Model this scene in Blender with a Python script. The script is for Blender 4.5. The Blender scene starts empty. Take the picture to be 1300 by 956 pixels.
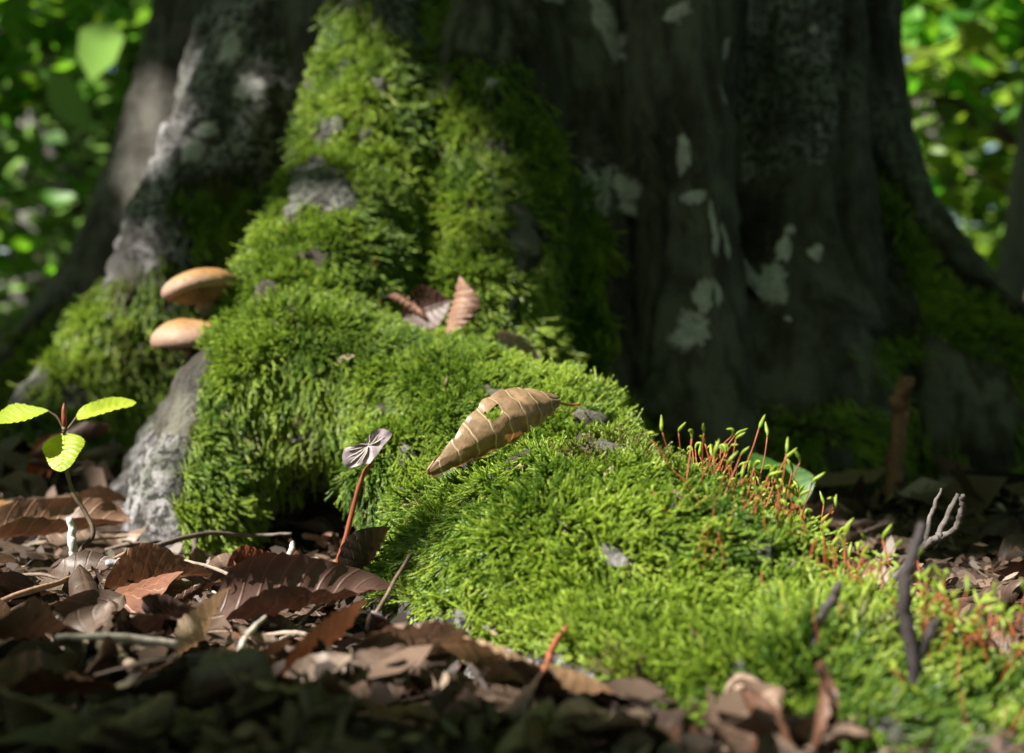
import bpy, math, random
import numpy as np
from mathutils import Vector, Matrix, Euler
from mathutils.bvhtree import BVHTree
R = math.radians
rng = np.random.default_rng(7)
random.seed(7)
S = bpy.context.scene
COL = S.collection

# ------------------------------------------------------------------ camera, world, sun, exposure
CAMZ = 0.107
FPX = 1300 * 50 / 36.0
HZ = 433.0
cam_d = bpy.data.cameras.new('camera'); cam = bpy.data.objects.new('camera', cam_d); COL.objects.link(cam)
cam.location = (0, 0, CAMZ); cam.rotation_euler = (R(90), 0, 0)
cam_d.lens = 50; cam_d.sensor_width = 36; cam_d.sensor_fit = 'HORIZONTAL'
cam_d.shift_y = -(478 - HZ) / 1300
cam_d.clip_start = 0.01; cam_d.clip_end = 400
cam_d.dof.use_dof = True; cam_d.dof.focus_distance = 0.60; cam_d.dof.aperture_fstop = 8.0
cam_d.dof.aperture_blades = 9
S.camera = cam

SUN = Vector((-0.61, -0.33, 0.72)).normalized()          # towards the sun
w = bpy.data.worlds.new('World'); S.world = w; w.use_nodes = True
nt = w.node_tree
sky = nt.nodes.new('ShaderNodeTexSky'); sky.sky_type = 'NISHITA'; sky.sun_disc = False
sky.sun_elevation = math.asin(SUN.z); sky.sun_rotation = math.atan2(SUN.x, SUN.y)
bg = nt.nodes['Background']; bg.inputs[1].default_value = 0.05
nt.links.new(sky.outputs[0], bg.inputs[0])
sl = bpy.data.lights.new('sun', 'SUN'); sl.energy = 5.0; sl.angle = R(0.5); sl.color = (1, 0.94, 0.84)
so = bpy.data.objects.new('sun', sl); COL.objects.link(so)
so.rotation_euler = SUN.to_track_quat('Z', 'Y').to_euler(); so.location = (-3, -1, 3)
S.view_settings.view_transform = 'Standard'; S.view_settings.look = 'None'
S.view_settings.gamma = 1; S.view_settings.exposure = 1.8
S.view_settings.use_curve_mapping = False
S.render.engine = 'CYCLES'
S.cycles.use_denoising = True
S.cycles.max_bounces = 6; S.cycles.diffuse_bounces = 4; S.cycles.transmission_bounces = 4
S.cycles.sample_clamp_indirect = 4

# ------------------------------------------------------------------ helpers
def at(u, v, Y):
    return Vector(((u - 650) * Y / FPX, Y, CAMZ - (v - HZ) * Y / FPX))
def proj(P):
    Y = np.maximum(P[:, 1], 1e-3)
    return np.stack([650 + P[:, 0] / Y * FPX, HZ + (CAMZ - P[:, 2]) / Y * FPX], 1)

def _hash(ix, iy, iz, s):
    h = (ix.astype(np.int64) * 374761393 + iy.astype(np.int64) * 668265263 + iz.astype(np.int64) * 2147483647 + s * 974634777) & 0xffffffff
    h = ((h ^ (h >> 13)) * 1274126177) & 0xffffffff
    h = ((h ^ (h >> 16)) * 2246822519) & 0xffffffff
    return ((h ^ (h >> 15)) & 0xffffff) / float(0xffffff)
def vnoise(P, scale, seed=0):
    p = np.asarray(P, float) * scale
    i = np.floor(p).astype(np.int64); f = p - i; f = f * f * (3 - 2 * f)
    r = 0
    for dx in (0, 1):
        for dy in (0, 1):
            for dz in (0, 1):
                wt = (f[:, 0] if dx else 1 - f[:, 0]) * (f[:, 1] if dy else 1 - f[:, 1]) * (f[:, 2] if dz else 1 - f[:, 2])
                r = r + wt * _hash(i[:, 0] + dx, i[:, 1] + dy, i[:, 2] + dz, seed)
    return r * 2 - 1
def fbm(P, scale, seed=0, o=3):
    r = 0; a = 1
    for k in range(o):
        r = r + a * vnoise(P, scale * 2 ** k, seed + k); a *= 0.5
    return r

def new_mesh(name, V, F, smooth=True, uv=None):
    me = bpy.data.meshes.new(name)
    V = np.asarray(V, np.float32)
    if isinstance(F, np.ndarray):
        n, k = F.shape
        me.vertices.add(len(V)); me.vertices.foreach_set('co', V.ravel())
        me.loops.add(n * k); me.loops.foreach_set('vertex_index', F.astype(np.int32).ravel())
        me.polygons.add(n); me.polygons.foreach_set('loop_start', np.arange(0, n * k, k, dtype=np.int32))
        me.update(calc_edges=True)
    else:
        me.from_pydata(V.tolist(), [], F)
    me.validate()
    if smooth:
        me.polygons.foreach_set('use_smooth', np.ones(len(me.polygons), bool))
    if uv is not None:
        uvl = me.uv_layers.new(name='UVMap')
        li = np.empty(len(me.loops), np.int32); me.loops.foreach_get('vertex_index', li)
        uvl.data.foreach_set('uv', np.asarray(uv, np.float32)[li].ravel())
    return me
def link(name, me, mat=None, parent=None, label=None, cat=None, group=None, kind=None, color=None):
    o = bpy.data.objects.new(name, me); COL.objects.link(o)
    if mat is not None and me is not None and len(me.materials) == 0: me.materials.append(mat)
    if parent is not None: o.parent = parent
    tag(o, label, cat, group, kind)
    if color is not None: o.color = (*color, 1)
    return o
def tag(o, label=None, cat=None, group=None, kind=None):
    if label: o['label'] = label
    if cat: o['category'] = cat
    if group: o['group'] = group
    if kind: o['kind'] = kind
def empty(name, loc, label=None, cat=None, group=None):
    o = bpy.data.objects.new(name, None); COL.objects.link(o); o.location = loc
    o.empty_display_size = 0.02
    tag(o, label, cat, group); return o

class MB:
    def __init__(s): s.V = []; s.F = []; s.n = 0
    def add(s, V, F):
        V = np.asarray(V, float); s.V.append(V); s.F += [tuple(int(i) + s.n for i in f) for f in F]; s.n += len(V)
    def mesh(s, name, smooth=True): return new_mesh(name, np.concatenate(s.V), s.F, smooth)
def smooth_path(pts, n):
    """Catmull-Rom through rows of pts (any columns)."""
    P = np.asarray(pts, float); P = np.vstack([2 * P[0] - P[1], P, 2 * P[-1] - P[-2]])
    out = []; m = len(P) - 3
    for t in np.linspace(0, m - 1e-6, n):
        i = int(t); f = t - i; a, b, c, d = P[i:i + 4]
        out.append(0.5 * (2 * b + (c - a) * f + (2 * a - 5 * b + 4 * c - d) * f * f + (3 * b - a - 3 * c + d) * f ** 3))
    return np.array(out)
def tube(pts, rad, sides=6, jitter=0.0, seed=0):
    P = np.asarray(pts, float); n = len(P); rad = np.broadcast_to(np.asarray(rad, float), (n,))
    T = np.gradient(P, axis=0); T /= np.linalg.norm(T, axis=1)[:, None] + 1e-12
    up = np.array([0.31, 0.17, 0.93]); V = []
    a = np.cross(T[0], up); a /= np.linalg.norm(a) + 1e-9
    rr = np.random.default_rng(seed)
    for i in range(n):
        a = a - T[i] * a.dot(T[i]); a /= np.linalg.norm(a) + 1e-9
        b = np.cross(T[i], a)
        for k in range(sides):
            th = 2 * math.pi * k / sides
            V.append(P[i] + (a * math.cos(th) + b * math.sin(th)) * rad[i] * (1 + jitter * rr.uniform(-1, 1)))
    F = [(i * sides + k, i * sides + (k + 1) % sides, (i + 1) * sides + (k + 1) % sides, (i + 1) * sides + k) for i in range(n - 1) for k in range(sides)]
    F += [tuple(range(sides - 1, -1, -1)), tuple((n - 1) * sides + k for k in range(sides))]
    return np.array(V), F

# ------------------------------------------------------------------ materials
class NT:
    def __init__(s, name):
        s.m = bpy.data.materials.new(name); s.m.use_nodes = True; s.t = s.m.node_tree
        s.t.nodes.clear(); s.out = s.n('ShaderNodeOutputMaterial')
    def n(s, typ, **kw):
        nd = s.t.nodes.new(typ)
        for k, v in kw.items():
            if k == 'ins':
                for a, b in v.items():
                    if isinstance(b, bpy.types.NodeSocket): s.t.links.new(b, nd.inputs[a])
                    else: nd.inputs[a].default_value = b
            else: setattr(nd, k, v)
        return nd
    def l(s, a, b): s.t.links.new(a, b)
    def noise(s, scale, detail=4, vec=None, rough=0.55, dist=0.0):
        nd = s.n('ShaderNodeTexNoise', ins={'Scale': scale, 'Detail': detail, 'Roughness': rough, 'Distortion': dist})
        if vec is not None: s.l(vec, nd.inputs['Vector'])
        return nd.outputs['Fac']
    def ramp(s, fac, stops):
        nd = s.n('ShaderNodeValToRGB'); s.l(fac, nd.inputs[0]); el = nd.color_ramp.elements
        while len(el) < len(stops): el.new(0.5)
        for e, (p, c) in zip(el, stops):
            e.position = p; e.color = (c, c, c, 1) if not isinstance(c, tuple) else (*c, 1)
        return nd.outputs[0]
    def mix(s, fac, a, b, mode='MIX'):
        nd = s.n('ShaderNodeMix', data_type='RGBA', blend_type=mode)
        for k, v in ((0, fac), (6, a), (7, b)):
            if isinstance(v, bpy.types.NodeSocket): s.l(v, nd.inputs[k])
            else: nd.inputs[k].default_value = v if k == 0 else (*v, 1)
        return nd.outputs[2]
    def math(s, op, a, b=0.0, c=None):
        nd = s.n('ShaderNodeMath', operation=op)
        for k, v in ((0, a), (1, b), (2, c)):
            if v is None: continue
            if isinstance(v, bpy.types.NodeSocket): s.l(v, nd.inputs[k])
            else: nd.inputs[k].default_value = v
        return nd.outputs[0]
    def attr(s, name, typ='GEOMETRY'):
        return s.n('ShaderNodeAttribute', attribute_name=name, attribute_type=typ)
    def coords(s, scale=(1, 1, 1), which='Object'):
        tc = s.n('ShaderNodeTexCoord'); mp = s.n('ShaderNodeMapping'); s.l(tc.outputs[which], mp.inputs[0])
        mp.inputs['Scale'].default_value = scale; return mp.outputs[0]
    def bump(s, h, strength=0.5, dist=0.002):
        nd = s.n('ShaderNodeBump', ins={'Strength': strength, 'Distance': dist}); s.l(h, nd.inputs['Height']); return nd.outputs[0]
    def finish(s, color, rough=0.7, normal=None, translucent=0.0, tcolor=None, spec=0.4):
        p = s.n('ShaderNodeBsdfPrincipled')
        for k, v in (('Base Color', color), ('Roughness', rough), ('Normal', normal), ('Specular IOR Level', spec)):
            if v is None: continue
            if isinstance(v, bpy.types.NodeSocket): s.l(v, p.inputs[k])
            else: p.inputs[k].default_value = v if not isinstance(v, tuple) else (*v, 1)
        sh = p.outputs[0]
        if translucent > 0:
            t = s.n('ShaderNodeBsdfTranslucent')
            tc = tcolor if tcolor is not None else color
            if isinstance(tc, bpy.types.NodeSocket): s.l(tc, t.inputs[0])
            else: t.inputs[0].default_value = (*tc, 1)
            mx = s.n('ShaderNodeMixShader', ins={0: translucent}); s.l(sh, mx.inputs[1]); s.l(t.outputs[0], mx.inputs[2]); sh = mx.outputs[0]
        s.l(sh, s.out.inputs[0]); return s.m

def mat_bark():
    s = NT('bark'); co = s.coords(); cv = s.coords((1, 1, 0.22)); ch = s.coords((1, 1, 2.6))
    n1 = s.noise(9, 6, co, 0.62, 0.6); n2 = s.noise(55, 5, cv, 0.6); n3 = s.noise(190, 5, co, 0.7); n4 = s.noise(26, 4, co, 0.6)
    n5 = s.noise(5, 8, s.coords((1, 1, .5)), 0.7, 1.2)
    dark = s.mix(s.ramp(n1, [(0.40, 0.0), (0.56, 1.0)]), (0.026, 0.023, 0.018), (0.12, 0.112, 0.098))
    dark = s.mix(s.ramp(n5, [(0.50, 0.0), (0.56, 0.75)]), dark, (0.16, 0.155, 0.125))
    dark = s.mix(s.ramp(n2, [(0.46, 0.0), (0.62, 0.8)]), dark, (0.03, 0.022, 0.014))
    dark = s.mix(s.ramp(n3, [(0.58, 0.0), (0.66, 0.6)]), dark, (0.13, 0.12, 0.095))
    pale = s.mix(s.ramp(n4, [(0.44, 0.0), (0.54, 1.0)]), (0.08, 0.075, 0.073), (0.34, 0.325, 0.34))
    pale = s.mix(s.ramp(n1, [(0.50, 0.0), (0.55, 0.8)]), pale, (0.15, 0.16, 0.125))
    pale = s.mix(s.ramp(n2, [(0.50, 0.0), (0.58, 0.65)]), pale, (0.06, 0.055, 0.05))
    pale = s.mix(s.ramp(n3, [(0.44, 0.95), (0.53, 0.0)]), pale, (0.022, 0.02, 0.018))
    pa = s.attr('pale').outputs['Fac']
    pm = s.math('ADD', pa, s.math('MULTIPLY', s.math('SUBTRACT', n1, 0.5), 0.7))
    c = s.mix(s.ramp(pm, [(0.42, 0.0), (0.52, 1.0)]), dark, pale)
    mo = s.attr('moss').outputs['Fac']
    duff = s.mix(n3, (0.012, 0.012, 0.004), (0.05, 0.055, 0.015))
    c = s.mix(s.ramp(mo, [(0.3, 0.0), (0.6, 1.0)]), c, duff)
    nf = s.noise(320, 4, ch, 0.7)
    h = s.math('ADD', s.math('MULTIPLY', n2, 0.7), s.math('ADD', s.math('MULTIPLY', n3, 0.5), s.math('MULTIPLY', nf, 0.3)))
    h = s.math('ADD', h, n4)
    return s.finish(c, 0.72, s.bump(h, 1.0, 0.012), spec=0.25)
def mat_lichen():
    s = NT('lichen_crust'); co = s.coords(); n = s.noise(120, 6, co, 0.75); n2 = s.noise(420, 5, co, 0.7)
    c = s.mix(s.ramp(n, [(0.35, 0.0), (0.65, 1.0)]), (0.22, 0.21, 0.21), (0.42, 0.40, 0.41))
    e = s.math('ADD', s.attr('rim').outputs['Fac'], s.math('MULTIPLY', s.math('SUBTRACT', s.noise(75, 6, co, 0.75), 0.5), 1.6))
    c = s.mix(s.ramp(e, [(0.68, 0.0), (1.0, 1.0)]), c, (0.055, 0.048, 0.036))
    c = s.mix(s.ramp(n2, [(0.56, 0.0), (0.64, 0.7)]), c, (0.05, 0.045, 0.035))
    return s.finish(c, 0.9, s.bump(n2, 0.7, 0.0015), spec=0.15)
def mat_moss():
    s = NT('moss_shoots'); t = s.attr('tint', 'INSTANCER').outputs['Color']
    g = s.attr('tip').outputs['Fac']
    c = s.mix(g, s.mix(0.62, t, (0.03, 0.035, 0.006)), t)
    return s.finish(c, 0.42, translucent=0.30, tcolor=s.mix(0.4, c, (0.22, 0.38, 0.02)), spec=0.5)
def mat_leaf(name, base_lo, base_hi, vein, transl, tcol, rough=0.55, use_color=True, spots=0.5, nveins=9.0):
    s = NT(name); tc = s.n('ShaderNodeTexCoord'); sp = s.n('ShaderNodeSeparateXYZ'); s.l(tc.outputs['UV'], sp.inputs[0])
    t = sp.outputs[0]; sv = s.math('ABSOLUTE', s.math('MULTIPLY_ADD', sp.outputs[1], 2.0, -1.0))
    q = s.math('SUBTRACT', s.math('MULTIPLY', t, nveins), s.math('MULTIPLY', sv, 1.6))
    fr = s.math('ABSOLUTE', s.math('SUBTRACT', s.math('FRACT', s.math('ADD', q, 10.0)), 0.5))     # 0.5 on a vein
    lat = s.ramp(fr, [(0.40, 0.0), (0.48, 1.0)])
    mid = s.ramp(sv, [(0.03, 1.0), (0.07, 0.0)])
    ve = s.math('MAXIMUM', lat, mid)
    ob = s.coords(); n1 = s.noise(70, 5, ob, 0.65); n2 = s.noise(420, 4, ob, 0.6)
    c = s.mix(s.ramp(n1, [(0.35, 0.0), (0.65, 1.0)]), base_lo, base_hi)
    if use_color:
        oi = s.n('ShaderNodeObjectInfo'); c = s.mix(1.0, c, oi.outputs['Color'], 'MULTIPLY')
    c = s.mix(s.math('MULTIPLY', s.ramp(n2, [(0.56, 0.0), (0.68, 1.0)]), spots), c, s.mix(0.6, c, (0.02, 0.012, 0.008)))
    c = s.mix(s.math('MULTIPLY', ve, 0.55), c, s.mix(1.0, c, vein, 'MULTIPLY') if use_color else vein)
    h = s.math('ADD', s.math('MULTIPLY', ve, 0.6), s.math('MULTIPLY', n2, 0.25))
    tt = s.mix(1.0, c, tcol, 'MULTIPLY')
    return s.finish(c, rough, s.bump(h, 0.5, 0.0006), transl, tt, 0.4)
def mat_simple(name, lo, hi, scale, rough=0.6, transl=0, tcol=None, bump=0.4, bd=0.001, stretch=(1, 1, 1), use_color=False):
    s = NT(name); co = s.coords(stretch); n = s.noise(scale, 5, co, 0.65)
    c = s.mix(s.ramp(n, [(0.35, 0.0), (0.65, 1.0)]), lo, hi)
    if use_color:
        oi = s.n('ShaderNodeObjectInfo'); c = s.mix(1.0, c, oi.outputs['Color'], 'MULTIPLY')
    return s.finish(c, rough, s.bump(n, bump, bd), transl, tcol, 0.35)
def mat_cap():
    s = NT('mushroom_cap'); tc = s.n('ShaderNodeTexCoord'); sp = s.n('ShaderNodeSeparateXYZ'); s.l(tc.outputs['Generated'], sp.inputs[0])
    n = s.noise(90, 5, s.coords(), 0.6)
    hgt = s.math('ADD', sp.outputs[2], s.math('MULTIPLY', s.math('SUBTRACT', n, 0.5), 0.35))
    c = s.ramp(hgt, [(0.15, (0.20, 0.125, 0.09)), (0.5, (0.25, 0.165, 0.12)), (0.74, (0.24, 0.14, 0.065)), (1.0, (0.20, 0.10, 0.025))])
    c = s.mix(s.ramp(s.noise(330, 5, s.coords(), 0.7), [(0.58, 0.0), (0.66, 0.75)]), c, (0.05, 0.025, 0.012))
    return s.finish(c, 0.62, s.bump(n, 0.7, 0.002), spec=0.25)
def mat_ground():
    s = NT('forest_soil'); co = s.coords(); n = s.noise(40, 8, co, 0.7); v = s.n('ShaderNodeTexVoronoi', ins={'Scale': 90.0}); s.l(co, v.inputs['Vector'])
    c = s.mix(s.ramp(n, [(0.3, 0.0), (0.7, 1.0)]), (0.012, 0.008, 0.006), (0.06, 0.038, 0.025))
    c = s.mix(s.math('MULTIPLY', v.outputs['Color'], 0.35), c, (0.09, 0.055, 0.035))
    return s.finish(c, 0.9, s.bump(s.math('ADD', n, v.outputs['Distance']), 0.8, 0.004), spec=0.2)
BARK = mat_bark(); LICHEN = mat_lichen(); MOSS = mat_moss(); SOIL = mat_ground(); CAP = mat_cap()
DRYLEAF = mat_leaf('dry_beech_leaf', (0.6, 0.52, 0.48), (1.0, 0.95, 0.9), (1.9, 1.85, 1.8), 0.12, (1.15, 0.92, 0.72), 0.5)
GREENLEAF = mat_leaf('green_beech_leaf', (0.75, 0.8, 0.7), (1, 1, 1), (1.25, 1.2, 1.2), 0.5, (1.5, 1.5, 0.5), 0.4, spots=0.15)
IVYLEAF = mat_simple('ivy_leaf_surface', (0.26, 0.2, 0.23), (0.38, 0.33, 0.36), 120, 0.45, 0.15, (0.2, 0.1, 0.1))
IVYVEIN = mat_simple('pale_vein', (0.42, 0.38, 0.36), (0.5, 0.46, 0.42), 200, 0.6)
STEMRED = mat_simple('red_stem', (0.12, 0.03, 0.018), (0.26, 0.07, 0.035), 150, 0.45, stretch=(1, 1, 0.3))
STEMBROWN = mat_simple('brown_stem', (0.045, 0.03, 0.02), (0.11, 0.075, 0.05), 200, 0.6)
TWIG = mat_simple('twig_bark', (0.45, 0.42, 0.4), (1, 1, 1), 180, 0.75, bump=0.7, use_color=True, stretch=(1, 1, 1))
SETA = mat_simple('red_seta', (0.17, 0.04, 0.014), (0.32, 0.10, 0.03), 300, 0.5, 0.1, (0.6, 0.2, 0.03))
CAPSULE = mat_simple('green_capsule', (0.13, 0.20, 0.02), (0.26, 0.32, 0.04), 300, 0.4, 0.25, (0.4, 0.55, 0.05))
GILL = mat_simple('mushroom_gills', (0.26, 0.17, 0.10), (0.36, 0.25, 0.15), 120, 0.7)
STIPE = mat_simple('mushroom_stipe', (0.2, 0.13, 0.08), (0.34, 0.24, 0.15), 140, 0.7, stretch=(1, 1, 0.2))
GREYBARK = mat_simple('grey_tree_bark', (0.05, 0.045, 0.042), (0.17, 0.16, 0.15), 16, 0.8, bump=0.6, bd=0.01, stretch=(1, 1, 0.4))
CROWN = mat_simple('sunlit_leaves', (0.055, 0.12, 0.012), (0.12, 0.20, 0.02), 3.0, 0.42, 0.5, (0.32, 0.52, 0.05), bump=0)
FARLEAF = mat_simple('far_leaves', (0.045, 0.11, 0.03), (0.10, 0.18, 0.035), 1.2, 0.45, 0.45, (0.26, 0.46, 0.10), bump=0)

# ------------------------------------------------------------------ ground
def gh(P):
    P = np.asarray(P, float); x, y = P[:, 0], P[:, 1]
    Q = np.stack([x, y, x * 0], 1)
    z = 0.006 * fbm(Q, 14, 3) + 0.004 * vnoise(Q, 45, 9)
    z = z + 0.02 * np.exp(-(((x + 0.30) / 0.16) ** 2 + ((y - 1.0) / 0.2) ** 2))
    d = np.hypot(x, y - 1)
    z = z + np.clip(d - 1.5, 0, None) * 0.02 * vnoise(Q, 0.6, 5) + 0.03 * np.clip(y - 3, 0, 20) * (1 + 0.3 * vnoise(Q, 0.25, 2))
    z = z - 0.05 * np.clip(0.33 - y, 0, 0.33)
    z = z - 0.012 * np.exp(-(((x + 0.11) / 0.10) ** 2 + ((y - 0.78) / 0.13) ** 2))
    return z - 0.006
def gz(x, y): return float(gh([[x, y, 0]])[0])
g = np.linspace(-1, 1, 261)
gx = np.sinh(g * 5.2) / math.sinh(5.2) * 80; gy = np.sinh(g * 5.2) / math.sinh(5.2) * 80 + 0.7
GX, GY = np.meshgrid(gx, gy, indexing='ij'); GP = np.stack([GX.ravel(), GY.ravel(), GX.ravel() * 0], 1); GP[:, 2] = gh(GP)
n = len(g); I = np.arange(n * n).reshape(n, n)
GF = np.stack([I[:-1, :-1].ravel(), I[1:, :-1].ravel(), I[1:, 1:].ravel(), I[:-1, 1:].ravel()], 1)
link('ground', new_mesh('ground', GP, GF), SOIL, kind='structure')

# ------------------------------------------------------------------ the beech: one distance field for trunk and roots
H = 0.005
LO = np.array([-0.82, 0.36, -0.07]); HI = np.array([0.88, 1.86, 0.60])
N = ((HI - LO) / H).astype(int)
FLD = np.full(N, 0.06, np.float32); CID = np.zeros(N, np.int8)
ax = [LO[i] + H * np.arange(N[i]) for i in range(3)]
def put(d, sl, k, cid):
    a = FLD[sl]; h = np.clip(k - np.abs(a - d), 0, None)
    CID[sl] = np.where(d < a, cid, CID[sl])
    FLD[sl] = np.minimum(a, d) - h * h / (4 * k)
def box(lo, hi):
    i0 = np.clip(np.floor((lo - LO) / H).astype(int), 0, N); i1 = np.clip(np.ceil((hi - LO) / H).astype(int), 0, N)
    return tuple(slice(a, b) for a, b in zip(i0, i1))
def grid(sl): return np.meshgrid(*[ax[i][sl[i]].astype(np.float32) for i in range(3)], indexing='ij', sparse=True)
def cone(a, b, ra, rb, k, cid):
    a = np.array(a); b = np.array(b); m = max(ra, rb) + 0.055
    sl = box(np.minimum(a, b) - m, np.maximum(a, b) + m); X, Y, Z = grid(sl)
    if 0 in (X.size, Y.size, Z.size): return
    d = (b - a).astype(np.float32); L2 = float(d.dot(d)) + 1e-12
    t = np.clip(((X - a[0]) * d[0] + (Y - a[1]) * d[1] + (Z - a[2]) * d[2]) / L2, 0, 1)
    r = np.sqrt((X - a[0] - t * d[0]) ** 2 + (Y - a[1] - t * d[1]) ** 2 + (Z - a[2] - t * d[2]) ** 2) - (ra + (rb - ra) * t)
    put(r.astype(np.float32), sl, k, cid)
def chain(rows, k, cid, n=None):
    P = np.array([[*at(u, v, Y), r] for u, v, Y, r in rows]); P = smooth_path(P, n or len(rows) * 3)
    for a, b in zip(P[:-1], P[1:]): cone(a[:3], b[:3], a[3], b[3], k, cid)
TRUNK, MAIN, LEFTR, RIGHTR, STEM = 0, 1, 2, 3, 4
TC = np.array([0.045, 1.43])
X, Y, Z = grid((slice(None),) * 3)
th = np.arctan2(Y - TC[1], X - TC[0])
rad = 0.325 + 0.012 * np.sin(5 * th + 0.6) + 0.008 * np.sin(11 * th + 1.0)
d = np.sqrt((X - TC[0]) ** 2 + (Y - TC[1]) ** 2) - rad - 0.07 * np.exp(-np.clip(Z, -0.1, 1) / 0.10)
FLD[:] = np.minimum(FLD, d)
del d, rad, th
# vertical ridges of the trunk
chain([(640, -330, 1.15, .046), (638, -120, 1.13, .047), (634, 60, 1.10, .048), (626, 200, 1.06, .050), (616, 330, 1.00, .052), (608, 440, .95, .053), (612, 560, .92, .05)], .010, TRUNK)
chain([(745, -300, 1.18, .036), (744, 60, 1.12, .030), (742, 230, 1.09, .029), (742, 380, 1.05, .030), (742, 520, 1.02, .036), (748, 640, .99, .04)], .014, TRUNK)
chain([(868, -330, 1.12, .05), (866, 0, 1.095, .042), (868, 200, 1.085, .040), (878, 420, 1.06, .042), (880, 600, 1.03, .05), (870, 720, 1.0, .055)], .008, TRUNK)
chain([(1005, -330, 1.20, .068), (1005, 100, 1.17, .060), (1008, 300, 1.15, .064), (1010, 520, 1.10, .075), (1015, 700, 1.05, .085)], .008, TRUNK)
# right buttress
chain([(1108, -330, 1.28, .045), (1092, 0, 1.26, .036), (1100, 120, 1.25, .034), (1122, 230, 1.24, .035), (1160, 320, 1.22, .04), (1215, 400, 1.20, .046), (1290, 480, 1.18, .05), (1380, 560, 1.16, .052), (1500, 680, 1.14, .05)], .009, RIGHTR)
chain([(1080, 420, 1.22, .07), (1160, 520, 1.18, .075), (1260, 600, 1.16, .07), (1400, 700, 1.14, .06)], .03, RIGHTR)
# main mossy buttress
chain([(515, -330, 1.20, .068), (508, -100, 1.17, .06), (496, 50, 1.12, .050), (476, 150, 1.07, .050), (450, 250, 1.01, .051), (424, 340, .95, .053), (404, 410, .91, .055), (388, 462, .88, .053), (362, 505, .865, .045)], .012, MAIN)
chain([(334, 528, .855, .045), (286, 590, .825, .034), (254, 650, .80, .027), (240, 720, .79, .027)], .02, MAIN)
chain([(310, 480, .93, .026), (258, 540, .925, .023), (212, 610, .915, .022), (168, 690, .90, .022), (140, 740, .89, .022)], .012, MAIN)
chain([(400, 560, 1.0, .075), (430, 700, .985, .08)], .02, MAIN)
# the long root, two humps
chain([(420, 520, .87, .043), (500, 530, .845, .041), (582, 566, .80, .050), (640, 592, .77, .050), (700, 614, .735, .044), (750, 656, .705, .039), (803, 705, .685, .034), (860, 740, .67, .03)], .016, MAIN)
chain([(612, 785, .625, .047), (690, 808, .59, .057), (760, 824, .56, .063), (838, 858, .535, .06), (925, 932, .505, .052), (1030, 1000, .468, .048), (1180, 1070, .43, .044), (1400, 1180, .40, .036)], .028, MAIN)
chain([(720, 900, .52, .04), (820, 935, .485, .046), (930, 1000, .45, .048), (1060, 1075, .42, .046), (1200, 1140, .395, .045), (1400, 1220, .375, .04)], .014, MAIN)
# left buttress with grey bark, then the stem behind it
chain([(345, -330, 1.27, .06), (340, 0, 1.23, .052), (318, 120, 1.20, .05), (285, 220, 1.17, .05), (238, 330, 1.14, .044), (180, 428, 1.12, .043), (102, 535, 1.10, .042), (0, 640, 1.08, .042), (-130, 740, 1.06, .04)], .018, LEFTR)
chain([(262, 460, 1.15, .05), (205, 575, 1.13, .055), (110, 660, 1.11, .05), (-40, 750, 1.10, .05)], .03, LEFTR)
chain([(290, -330, 1.5, .06), (262, 0, 1.47, .046), (225, 140, 1.45, .045), (190, 250, 1.43, .045), (150, 345, 1.41, .046), (100, 430, 1.39, .05), (30, 520, 1.37, .05), (-80, 620, 1.35, .05)], .016, STEM)
chain([(325, 505, .85, .040), (400, 495, .84, .038), (480, 508, .835, .038)], .02, MAIN)
# bulges of the moss cushion
for (u, v, Y, r) in [(330, 430, .865, .032), (440, 510, .80, .03), (540, 540, .765, .034), (520, 610, .70, .032), (560, 690, .645, .03), (700, 690, .535, .024), (820, 750, .505, .024), (620, 690, .60, .024), (930, 840, .475, .02), (320, 520, .815, .03), (570, 640, .67, .026), (600, 610, .70, .03)]:
    p = at(u, v, Y + r * .7); cone(p, p + Vector((.01, 0, 0)), r, r, .02, MAIN)

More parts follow.
